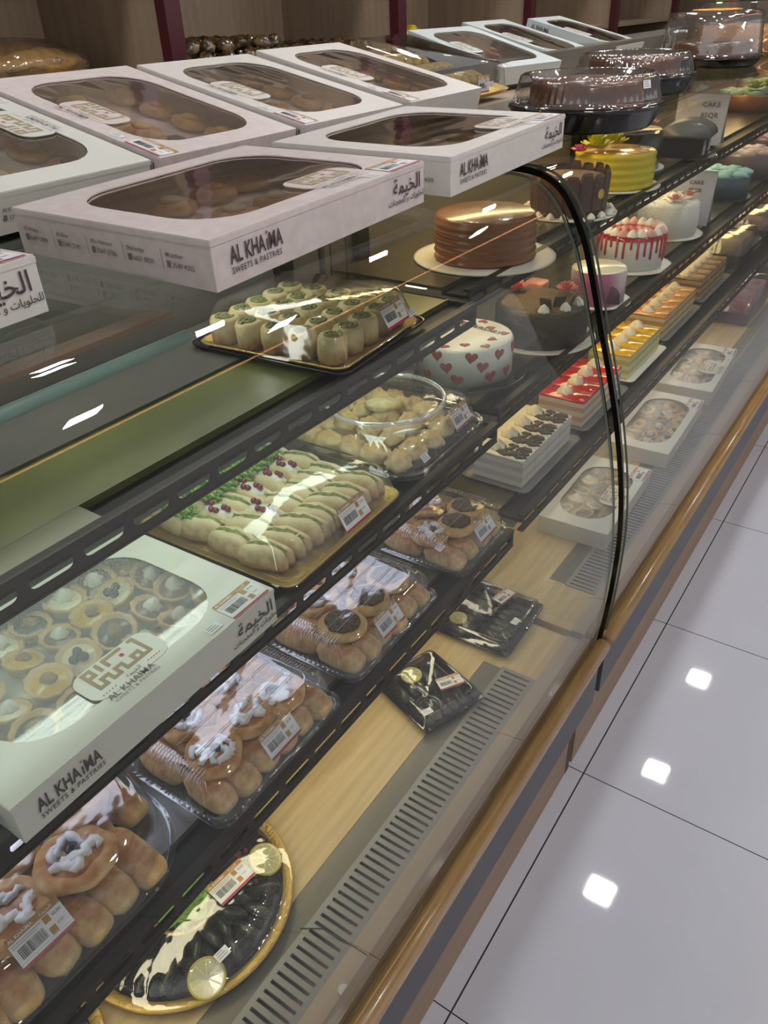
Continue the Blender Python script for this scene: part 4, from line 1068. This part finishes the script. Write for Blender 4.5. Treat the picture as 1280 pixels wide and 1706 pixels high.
# caramel ruffled cake
t = thing('caramel_cake', 'orange brown caramel cake with ridged sides on a white board', 'cake', TR(-.745, 1.425, S1))
board(t, .142, WBOARD)
CAR = M('caramel', '#7d4420', .35, c2='#955a2b', scale=14, coat=.5, stretch=(1, 1, 6)); CART = M('caramel_top', '#7c4524', .25, coat=.6, c2='#8d5730', scale=30)
prof = [(0, .004), (.099, .004)] + [(.1 + .0022 * math.cos(i * 1.6), .006 + i * .0034) for i in range(23)] + [(.098, .085), (.094, .087)]
MB().lathe(prof, CAR, 60, mod=lambda a, r, z: .008 * math.sin(3 * a + z * 40)).build('sponge', t)
MB().lathe([(.0945, .0868), (.09, .0885), (0, .0885)], CART, 48).build('glaze', t)

# chocolate bark collar cake
t = thing('chocolate_bark_cake', 'cake walled with upright milk chocolate slabs and a small gold coin seal', 'cake', TR(-.752, 1.86, S1))
board(t, .115, WBOARD)
BARK = M('chocolate_bark', '#5a4332', .4, c2='#4d3828', scale=60); CRUMB = M('cake_crumb', '#7a5f38', .8, c2='#5c4426', scale=150, bump=.9, bscale=250)
MB().lathe([(0, .004), (.083, .004), (.083, .078), (.078, .082), (0, .083)], CRUMB, 40).build('sponge', t)
for k in range(17):
    a = 2 * PI * k / 17; c, s_ = math.cos(a), math.sin(a); hh = .092 + hr.uniform(-.004, .004)
    P = [(-.0165, 0), (.0165, 0), (.0175, hh * .8), (.012, hh * .98), (0, hh), (-.012, hh * .98), (-.0175, hh * .8)]
    dome_shape(P, frame((.085 * c, .085 * s_, .006), (-s_, c, 0), (.04 * c, .04 * s_, 1)), BARK, .004).build('chocolate_slab', t)
MB().lathe([(0, .0), (.0105, 0), (.0115, .0015), (.0095, .003), (0, .002)], GOLD, 24, T=frame((.0915 * math.cos(-.30), .0915 * math.sin(-.30), .052), (-math.sin(-.30), math.cos(-.30), 0), (0, 0, 1))).build('gold_seal', t)
for k in range(20):
    a = 2 * PI * k / 20; MB().rosette((.102 * math.cos(a), .102 * math.sin(a), .003), .011, .014, CREAM, n=18).build('cream_rosette', t)

# yellow cake
t = thing('yellow_cake', 'bright yellow round cake with a yellow flower bunch on top', 'cake', TR(-.77, 2.205, S1))
board(t, .125, WBOARD)
YEL = M('yellow_cream', '#d9c81e', .35, c2='#c9b412', scale=8, stretch=(1, 1, 5)); YELT = M('yellow_glaze', '#e0ac12', .2, coat=.5)
MB().lathe([(0, .003), (.104, .003)] + [(.105 + .0012 * math.cos(i * 1.3), .006 + i * .004) for i in range(20)] + [(.102, .088), (.098, .0885)], YEL, 56).build('sponge', t)
MB().lathe([(.0985, .088), (.095, .0895), (0, .0895)], YELT, 48).build('glaze', t)
for k in range(4):
    a = -.5 + k * .4; MB().blob((.075 * math.cos(a), .075 * math.sin(a), .0895), (.011, .007, .0016), CREAM, k, .1, 2, 14, 7).build('cream_petal', t)
FLY = M('flower_yellow', '#d7d52e', .5, c2='#c4c843', scale=80); FLP = M('flower_pink', '#d76f98', .5); LEAFG = M('decor_leaf', '#4c9a58', .5)
def flower(x, y, z, s, mat, label, n=11, cat='flower'):
    t = thing('artificial_flower', label, cat, TR(x, y, z, s=s)); r = random.Random(int(x * 1000) + int(y * 100))
    for ring in range(3):
        b = MB()
        for k in range(n - ring * 2):
            a = 2 * PI * k / (n - ring * 2) + ring * .3; el = .25 + ring * .5; l = .026 - ring * .005
            d = Vector((math.cos(a) * math.cos(el), math.sin(a) * math.cos(el), math.sin(el))); q = Vector((-math.sin(a), math.cos(a), 0)) * .007
            p = Vector((0, 0, .004)); vs = [p, p + d * l * .5 + q, p + d * l + q * .4 + Vector((0, 0, .003)), p + d * l - q * .4 + Vector((0, 0, .003)), p + d * l * .5 - q]
            vs2 = [v + Vector((0, 0, .0008)) for v in vs]
            b.add(vs + vs2, [(0, 1, 2, 3, 4), (9, 8, 7, 6, 5)] + [(i, (i + 1) % 5, 5 + (i + 1) % 5, 5 + i) for i in range(5)], mat)
        b.build('petals', t)
    return t
flower(-.80, 2.14, S1 + .0915, 1.7, FLY, 'yellow flower on the yellow cake, left of the other yellow flower')
flower(-.785, 2.225, S1 + .0915, 1.5, FLY, 'smaller yellow flower on the yellow cake, right of the other')
flower(-.83, 2.10, S1 + .0915, .9, FLP, 'pink flower at the left rim of the yellow cake')
o = MB().box(0, .03, 0, .0006, 0, .045, STK).build('gift_card'); o.matrix_basis = TR(-.82, 2.19, S1 + .09, rz=1.2); tag(o, 'small white card standing among the yellow flowers on the cake', 'card')
# dark cake behind, house shaped cake and price bags
t = thing('dark_cake', 'black chocolate cake behind the yellow cake', 'cake', TR(-.85, 2.47, S1)); board(t, .13, WBOARD)
MB().lathe([(0, .003), (.115, .003), (.115, .10), (.11, .104), (0, .105)], M('dark_choc', '#1e2018', .3, c2='#2b2f20', scale=30, coat=.4), 48).build('sponge', t)
flower(-.78, 2.46, S1 + .108, 1.5, FLP, 'pink flower on the black chocolate cake')
flower(-.86, 2.50, S1 + .108, 1.1, FLP, 'small pink flower at the middle of the black chocolate cake')
CHD = M('chocolate_dark', '#2a2523', .35); CHG = M('chocolate_grey', '#5a5856', .35)
t = thing('house_cake', 'dark chocolate cake shaped like a small house with a rounded roof', 'cake', TR(-.735, 2.74, S1, rz=.1)); board(t, .10, GLB)
MB().box(-.06, .06, -.075, .075, .003, .062, CHD).build('sponge', t)
b = MB(); rs = []
for y in (-.085, .085): rs.append([(.078 * math.cos(a), y, .058 + .042 * math.sin(a)) for a in [PI * i / 14 for i in range(15)]])
b.loft(rs, CHG, True, True); b.build('roof', t)
for y in (-.05, .045):
    b = MB(); b.box(.060, .064, y - .02, y + .02, .01, .056, CHG)
    for k in range(6): b.box(.064, .0655, y - .018, y + .018, .013 + k * .007, .0165 + k * .007, STK)
    b.build('shutter', t)
def paper_bag(x, y, z, w, h, rz, label, lines, mat, ts):
    t = thing('price_sign', label, 'sign', TR(x, y, z, rz=rz))
    b = MB(); b.loft([[(-.001, -w / 2, 0), (-.001, w / 2, 0), (-.022, w / 2 + .004, h), (-.022, -w / 2 - .002, h)], [(.001, -w / 2, 0), (.001, w / 2, 0), (-.020, w / 2 + .004, h), (-.020, -w / 2 - .002, h)]], mat, True, True, smooth=False)
    b.add([(-.06, -w / 2, 0), (-.0585, -w / 2, 0), (-.0585, w / 2, 0), (-.06, w / 2, 0), (-.021, -w / 2, h), (-.022, -w / 2, h), (-.022, w / 2, h), (-.021, w / 2, h)], [(0, 1, 2, 3), (0, 3, 7, 4), (1, 2, 6, 5), (0, 1, 5, 4), (3, 2, 6, 7)], mat)
    b.build('card_panel', t)
    p = MB(); T = frame((.0022, 0, 0), (0, 1, 0), (-.021 / h, 0, 1))
    for k, s_ in enumerate(lines): text(p, s_, 0, h * .76 - k * ts * 1.5, ts, INK, T=T, bold=.02, sx=1.1)
    p.build('printed_lettering', t); return t
SIGNM = M('sign_card', '#b9bac4', .45)
paper_bag(-.762, 2.955, S1, .157, .15, -PI / 2 + .06, 'white sign reading CAKE 85QR standing beside the house cake', ('CAKE', '85QR'), SIGNM, .021)
paper_bag(-.715, 2.775, S2_, .157, .165, -PI / 2 + .06, 'white sign reading CAKE behind the white shredded cake', ('CAKE', '85QR'), SIGNM, .016)

# second shelf of the far case
t = thing('crumbled_chocolate_cake', 'round dark chocolate cake with crumbled top and shards', 'cake', TR(-.69, 1.605, S2_)); board(t, .125, WBOARD)
DCH = M('dark_glaze', '#1b1611', .5, c2='#2c2318', scale=40, bump=.4, spec=.3)
MB().lathe([(0, .003), (.103, .003), (.105, .03), (.103, .074), (.097, .08), (.085, .082)], DCH, 48, mod=lambda a, r, z: .03 * noise.noise(Vector((a * 3, z * 50, 0)))).build('sponge', t)
MB().lathe([(.090, .081), (.08, .085), (.04, .087), (0, .088)], CRUMB, 40, mod=lambda a, r, z: .03 * math.sin(7 * a)).build('crumb_topping', t)
for k in range(3):
    MB().box(-.012, .014, -.001, .001, 0, .03, CHD).build('chocolate_shard', t, TR((.035, .05, .07)[k], (-.055, -.03, -.01)[k], .083, rz=k * .8, rx=.4))
for k, a in enumerate((-1.1, -.5, .1, 2.6)):
    MB().rosette((.082 * math.cos(a), .082 * math.sin(a), .083), .013, .018, CREAM).build('cream_rosette', t)
flower(-.70 + .04, 1.605 + .065, S2_ + .087, 1.0, M('flower_coral', '#d8796a', .5), 'coral pink flower at the right of the crumbled chocolate cake')
flower(-.765, 1.63, S2_ + .087, 1.0, M('flower_coral', '#d8796a', .5), 'coral pink flower at the back left of the crumbled chocolate cake')

t = thing('marbled_cake', 'cream topped cake with a pink marbled side and dark swirl', 'cake', TR(-.672, 1.905, S2_)); board(t, .085, WBOARD)
def Mpanel():
    m = M('pink_marble', '#d9c3cc', .35, c2='#b0688a', scale=5, stretch=(1, 1, .4), detail=1, thr=(.45, .6)); return m
MB().lathe([(0, .003), (.068, .003), (.068, .080), (.066, .084)], Mpanel(), 48).build('sponge', t)
MB().lathe([(.067, .083), (.062, .0865), (0, .087)], M('cream_glaze', '#e2dcc0', .25, coat=.4), 40).build('glaze', t)
b = MB()
for k in range(9):
    r = .006 + k * .0045; pts = []
    for q in range(12):
        a = -.2 + 1.5 * q / 11; yy = r * math.cos(a); zz = r * math.sin(a)
        th = -.9 + (yy / .068); pts.append((.0688 * math.cos(th), .0688 * math.sin(th), .012 + zz))
    b.tube(pts, .001, CHD, 5)
b.build('swirl_pattern', t)
o = MB().loft([rr(.05, .05, .01, 0, 5), rr(.05, .05, .01, .05, 5), rr(.046, .046, .01, .053, 5)], M('pink_block', '#e29a8c', .4), True, True).build('cake_piece'); o.matrix_basis = TR(-.80, 1.82, S2_ + .001); tag(o, 'salmon pink cake block standing behind the crumbled chocolate cake', 'cake')

t = thing('red_drip_cake', 'white cake with red glaze dripping down its side and piped flowers around the top', 'cake', TR(-.71, 2.25, S2_)); board(t, .118, WBOARD)
MB().lathe([(0, .003), (.09, .003), (.0905, .088), (.086, .092), (0, .092)], WHITECAKE, 48).build('sponge', t)
REDG = M('red_glaze', '#b3202a', .15, coat=.8)
MB().lathe([(.0915, .082), (.092, .088), (.087, .094), (.06, .0945), (0, .0945)], REDG, 56).build('glaze', t)
b = MB()
for k in range(30):
    a = 2 * PI * k / 30; l = hr.uniform(.02, .065); c, s_ = math.cos(a) * .0918, math.sin(a) * .0918
    b.tube([(c, s_, .088), (c, s_, .088 - l * .5), (c, s_, .088 - l), (c, s_, .086 - l - .002)], [.0042, .003, .0036, .001], REDG, 8)
b.build('glaze_drips', t)
PK = M('pink_cream', '#dfa9a0', .5); 
for k in range(20):
    a = 2 * PI * k / 20; MB().rosette((.078 * math.cos(a), .078 * math.sin(a), .094), .0165, .020, PK if k % 3 == 0 else CREAM, n=18).build('cream_rosette', t)

t = thing('shredded_white_cake', 'tall white cake covered in shredded icing with small flowers on top', 'cake', TR(-.735, 2.64, S2_)); board(t, .12, WBOARD)
MB().lathe([(0, .003), (.098, .003), (.1, .04), (.098, .094), (.09, .102), (0, .104)], M('shredded_white', '#ddddd8', .6, bump=1, bscale=160), 56, mod=lambda a, r, z: .02 * noise.noise(Vector((a * 12, z * 200, 0)))).build('sponge', t)
for k in range(26):
    a = hr.uniform(0, 6.28); r = hr.uniform(0, .075)
    MB().box(-.016, .016, -.004, .004, 0, .0018, M('white_shard', '#ece9cf', .4)).build('icing_shard', t, TR(r * math.cos(a), r * math.sin(a), .108, rz=hr.uniform(0, 3), ry=hr.uniform(-.6, .6), rx=hr.uniform(-.3, .3)))
flower(-.70, 2.60, S2_ + .106, .9, PK, 'small pale pink flower on the shredded white cake, left one')
flower(-.68, 2.68, S2_ + .106, .9, PK, 'small pale pink flower on the shredded white cake, right one')

# lowest shelf of the far case: rows of cut slices
def slice_proto(name, cl, top, glaze, w=.062, d=.115, h=.06, side=None, ros='one', strips=False, rough=.2):
    def f():
        t = thing(name, '', 'cake slice')
        lay = MB(); n = 5
        for k in range(n): lay.box(-d / 2, d / 2, -w / 2, w / 2, .001 + k * h / n, .001 + (k + 1) * h / n - .0004, M('lay_%s_%d' % (top, k % 2), cl[k % 2], .6, bump=.4))
        lay.build('sponge', t)
        g = MB(); g.loft([rr(d + .001, w + .0005, .003, h, 4, per=6), rr(d + .001, w + .0005, .003, h + .004, 4, per=6), rr(d - .003, w - .003, .003, h + .006, 4, per=6)], glaze, True, True); g.build('glaze', t)
        if strips:
            b = MB(); r = random.Random(4)
            for k in range(60):
                x, y = r.uniform(-.01, d / 2 - .006), r.uniform(-w / 2 + .006, w / 2 - .006); b.blob((x, y, h + .005), (.007, .005, .003), CHD, k, .3, 3, 8, 5)
            b.build('chocolate_shavings', t)
        for q in range({'one': 1, 'two': 2, 'four': 4}[ros]):
            xx = -.02 if strips else (-.004 if ros == 'one' else 0)
            MB().rosette((xx, -w * .22 + q * w * .44 if ros == 'two' else 0, h + .005), .021, .022, CREAM).build('cream_rosette', t)
        return t
    return f
def slice_row(pr, x, y0, n, step, label, group, boardc, bw=.145, rz=0):
    t = thing('serving_tray', 'tray under the row of ' + group, 'tray', TR(x, y0 + (n - 1) * step / 2, S3, rz=rz))
    MB().loft([rr(bw, n * step + .03, .012, .001, 6), rr(bw + .014, n * step + .044, .016, .006, 6), rr(bw + .012, n * step + .042, .016, .0075, 6), rr(bw - .004, n * step + .026, .012, .003, 6)], boardc, True, True).build('tray_body', t)
    P = Proto(pr)
    for k in range(n): P.place(TR(x, y0 + k * step, S3 + .0032, rz=rz), label, group)
GREYB = M('grey_tray', '#6b6d6e', .35)
slice_row(slice_proto('chocolate_cream_slice', ('#dcdad4', '#c9c5bc'), 'choc', M('white_glaze2', '#dedad0', .4), strips=True, ros='one', h=.058), -.632, 1.335, 4, .0635, 'white cake slice with chocolate shavings and a cream rosette', 'chocolate shaving slices', GREYB)
slice_row(slice_proto('red_glazed_slice', ('#d9d0c2', '#c9a59a'), 'red', M('red_glaze2', '#c81f22', .12, coat=1), ros='one', h=.06), -.632, 1.66, 4, .0635, 'white cake slice with shiny red glaze and a cream rosette', 'red glazed slices', GREYB)
slice_row(slice_proto('yellow_glazed_slice', ('#dcd6ac', '#b9bf78'), 'yel', M('yellow_glaze2', '#e6b80c', .12, coat=1), ros='one', h=.06), -.635, 1.985, 4, .0635, 'cake slice with shiny yellow glaze and a cream rosette', 'yellow glazed slices', WBOARD)
slice_row(slice_proto('caramel_slice', ('#d8c8a0', '#c09a60'), 'car', M('caramel_glaze2', '#b9762a', .3, c2='#d49a45', scale=50, coat=.6), ros='one', h=.06), -.65, 2.32, 5, .064, 'layered slice with orange caramel top and a cream rosette', 'caramel slices', GREYB)
slice_row(slice_proto('chocolate_striped_slice', ('#b59a78', '#8f7252'), 'tir', M('choc_stripes', '#4a3626', .35, c2='#9a7a52', scale=60, stretch=(1, 5, 1)), ros='one', h=.062), -.655, 2.72, 5, .064, 'brown layered slice with dark striped top and a cream rosette', 'dark striped slices', GREYB)

# deck boxes of the far case
for k, (xf, y, fill, lab) in enumerate(((-.446, 1.838, 0, 'nearest pale card box with clear window on the far case deck'), (-.446, 2.330, 1, 'middle pale card box with clear window on the far case deck'), (-.462, 2.80, 2, 'farthest pale card box with clear window on the far case deck'))):
    mb_ = box_matrix((xf, y, .386 + .045), (.03, .03, .05)[k], 0, (.345, .39, .40)[k], .172, .045, 0)
    paper_box(mb_, lab, L=(.345, .39, .40)[k], D=.172, H=.045, mat=PAPERG, film=FILMD, plate=(k != 1), plate_u=0, letter=False, win=(.02, .04), price=(.07, .07))
    fill_tarts(mb_, .165, (.345, .39, .40)[k] - .02, 'small filled tart in the %s deck box' % ('nearest', 'middle', 'farthest')[k], 'tarts in the %s deck box' % ('nearest', 'middle', 'farthest')[k], s=1.1, step=.045, seed=k, tip=.3, marg=.062)

# far containers on deck and shelves
def far_box(x, y, z, D, L, H, body, label, top=None, rz=0, lidh=.05, cat='container'):
    t = thing('lidded_cake_tub', label, cat, TR(x, y, z, rz=rz))
    MB().loft([rr(D - .02, L - .02, .012, .001, 6, per=24), rr(D, L, .012, H, 6, per=24, amp=.0012, freq=PI / 2), rr(D + .008, L + .008, .012, H + .001, 6, per=24)], body, True, False).build('tub', t)
    MB().loft([rr(D + .006, L + .006, .012, H + .002, 6, per=24), rr(D - .01, L - .01, .012, H + .008, 6, per=24, amp=.001, freq=PI / 2), rr(D - .03, L - .03, .012, H + lidh, 6, per=24), rr(D - .05, L - .05, .012, H + lidh + .002, 6, per=24)], LID, False, True).build('lid', t)
    return t
MAROON = M('tub_maroon', '#54323a', .25, coat=.3); TEALT = Mclear('tub_teal', (.45, .56, .58), base=.15, gain=1.5, rough=.1, haze=.2)
PINKC = M('cake_pink', '#a8305a', .4); 
far_box(-.60, 3.33, .386, .20, .34, .05, MAROON, 'maroon tub with clear lid, nearest tub on the far deck', lidh=.07)
o = MB().loft([rr(.16, .30, .01, 0, 5), rr(.16, .30, .01, .09, 5), rr(.15, .29, .01, .095, 5)], M('pinkwhite', '#c9c2c4', .4, c2='#a33a5e', scale=7), True, True).build('cake'); o.matrix_basis = TR(-.60, 3.33, .39); tag(o, 'pink and white cake in the nearest maroon tub', 'cake')
far_box(-.60, 3.78, .386, .20, .34, .05, MAROON, 'maroon tub with clear lid, second tub on the far deck', lidh=.07)
o = MB().loft([rr(.16, .30, .01, 0, 5), rr(.16, .30, .01, .09, 5), rr(.15, .29, .01, .095, 5)], M('choccake2', '#6a3a36', .4, c2='#3a2826', scale=9), True, True).build('cake'); o.matrix_basis = TR(-.60, 3.78, .39); tag(o, 'brown cake in the second maroon tub', 'cake')
far_box(-.66, 3.26, S3, .18, .30, .05, TEALT, 'grey tub with clear lid beyond the dark striped slices', lidh=.05)
o = MB().loft([rr(.14, .26, .01, 0, 5), rr(.14, .26, .01, .07, 5), rr(.13, .25, .01, .075, 5)], M('beigecake', '#9a8e88', .5, c2='#7c7068', scale=12), True, True).build('cake'); o.matrix_basis = TR(-.66, 3.26, S3 + .004); tag(o, 'beige cake in the grey tub beyond the dark striped slices', 'cake')
far_box(-.66, 3.68, S3, .18, .30, .05, TEALT, 'grey tub with violet ribbon, farther of the two on the lowest shelf', lidh=.05)
o = MB().loft([rr(.14, .26, .01, 0, 5), rr(.14, .26, .01, .075, 5), rr(.12, .24, .02, .09, 5)], M('violet_mass', '#6a62a0', .5, c2='#a08a80', scale=10), True, True).build('cake'); o.matrix_basis = TR(-.66, 3.68, S3 + .004); tag(o, 'violet and beige cake in the farther grey tub', 'cake')
def whip_cake(x, y, z, r, h, side, top, label, n=16, tub=None):
    t = thing('whipped_cake', label, 'cake', TR(x, y, z)); board(t, r * 1.15, M('dark_board', '#2a3030', .3))
    MB().lathe([(0, .003), (r, .003), (r, h), (r * .97, h + .004), (0, h + .004)], M('side_' + side, side, .4), 32).build('sponge', t)
    m = M('whip_' + top, top, .45, bump=.2)
    for k in range(n):
        a = 2 * PI * k / n * 1.0; q = r * (.8 if k % 2 else .45)
        MB().blob((q * math.cos(a), q * math.sin(a), h), (.03, .014, .015), m, k, .3, 2.5, 12, 8, T=None).build('cream_dollop', t)
    return t
whip_cake(-.74, 3.27, S2_, .115, .075, '#45606a', '#9fd0cf', 'teal cake with mint whipped top, second shelf beyond the sign')
whip_cake(-.76, 3.72, S2_, .13, .085, '#7b6a70', '#d6c4c2', 'cake with pinkish white whipped top beyond the teal cake')
whip_cake(-.76, 4.18, S2_, .13, .085, '#6a4a58', '#c9a0a8', 'rosy whipped cake, farthest seen on the second shelf')
whip_cake(-.82, 3.95, S1, .13, .06, '#8a5a30', '#8fb5a6', 'pale green topped cake on the top shelf beyond the sign')
whip_cake(-.84, 4.40, S1, .14, .06, '#a8662e', '#7fa093', 'sage green topped cake at the far end of the top shelf')
whip_cake(-.72, 4.15, S3, .12, .07, '#8a4a30', '#bfb4b8', 'brown cake with pale top at the far end of the lowest shelf')
for k, (x, y) in enumerate(((-.80, 3.90), (-.76, 3.98), (-.82, 4.36), (-.80, 4.45))):
    flower(x, y, S1 + .078, 1.6, M('flower_lime', '#a9b84a', .5), ['lime flower on the pale green cake, nearer', 'lime flower on the pale green cake, farther', 'lime flower on the sage green cake, nearer', 'lime flower on the sage green cake, farther'][k])

# ------------------------------------------------------------------ goods on the wall shelving
def mk_date(): return tag(MB().blob((0, 0, 0), (.036, .027, .026), M('wrapped_sweet', '#3d2c18', .25, c2='#b59a6a', scale=26, coat=.3, thr=(.5, .8)), 7, .35, 3, 14, 9).build('wrapped_sweet'), '', 'sweet')
date = Proto(mk_date)
for k in range(120):
    lay = 0 if k < 84 else 1
    x = -2.10 - (k % 7) * .052 - rnd.uniform(0, .02); y = 1.98 + (k // 7 % 12) * .088 + rnd.uniform(-.02, .02)
    if lay: x -= .03; y += .03
    date.place(TR(x, y, 1.332 + lay * .036 + rnd.uniform(0, .004), rz=rnd.uniform(0, 6), ry=rnd.uniform(-.4, .4)), 'small brown and cream sweet in the heap on the wall shelf', 'sweets heaped on the wall shelf')
t = thing('flat_basket', 'dark oval platter with yellow sweets on the wall shelf', 'platter', TR(-2.28, 3.45, 1.331))
MB().lathe([(0, 0), (.14, 0), (.2, .03), (.205, .032), (.14, .006), (0, .006)], M('basket_dark', '#4a3f2a', .4, coat=.3), 36).build('bowl', t)
YS = [M('sweet_yellow', '#d9b81e', .3), M('sweet_pale', '#c9bb90', .3), M('sweet_brown', '#5e4a2b', .3)]
def mk_sw(i): return lambda: tag(MB().blob((0, 0, 0), (.035, .03, .025), YS[i], i, .15, 2, 14, 9).build('round_sweet'), '', 'sweet')
sws = [Proto(mk_sw(i)) for i in range(3)]
for k in range(16):
    a = k * 2.4; r = .035 * math.sqrt(k); i = 0 if k in (0, 1, 3, 5) else 1 + k % 2
    sws[i].place(TR(-2.28 + r * math.cos(a), 3.45 + r * math.sin(a), 1.345 + (.02 if k < 4 else 0)), ['bright yellow', 'pale', 'brown'][i] + ' round sweet on the dark platter', ['yellow', 'pale', 'brown'][i] + ' sweets on the platter')
t = thing('clear_bag', 'clear bag of gold coloured crumbly sweets on the left wall shelf', 'bag', TR(-2.3, 1.5, 1.331, rz=.2))
MB().blob((0, 0, 0), (.17, .24, .075), WRAP, 3, .2, 2, 26, 12).build('bag_film', t)
GC = M('gold_crumble', '#a87f3c', .6, c2='#7b5a28', scale=25, bump=1, bscale=60)
o = MB().blob((0, 0, 0), (.155, .22, .066), GC, 3, .25, 3, 40, 20).build('crumbly_sweets'); o.matrix_basis = TR(-2.3, 1.5, 1.332, rz=.2); tag(o, 'gold brown crumbly sweets piled inside the clear bag', 'sweets', kind='stuff')
o = MB().blob((0, 0, 0), (.10, .13, .05), M('brown_loaf', '#5b3d22', .4), 4, .2, 2, 26, 14).build('brown_loaf'); o.matrix_basis = TR(-2.22, 1.18, 1.332); tag(o, 'dark brown loaf beside the clear bag on the left wall shelf', 'loaf')
o = MB().loft([rr(.02, .07, .006, 0, 4), rr(.02, .07, .006, .05, 4)], M('grey_clip', '#6f7176', .4), True, True, smooth=False).build('grey_box'); o.matrix_basis = TR(-2.5, 1.52, 1.331); tag(o, 'tiny grey box at the back of the left wall shelf', 'box')
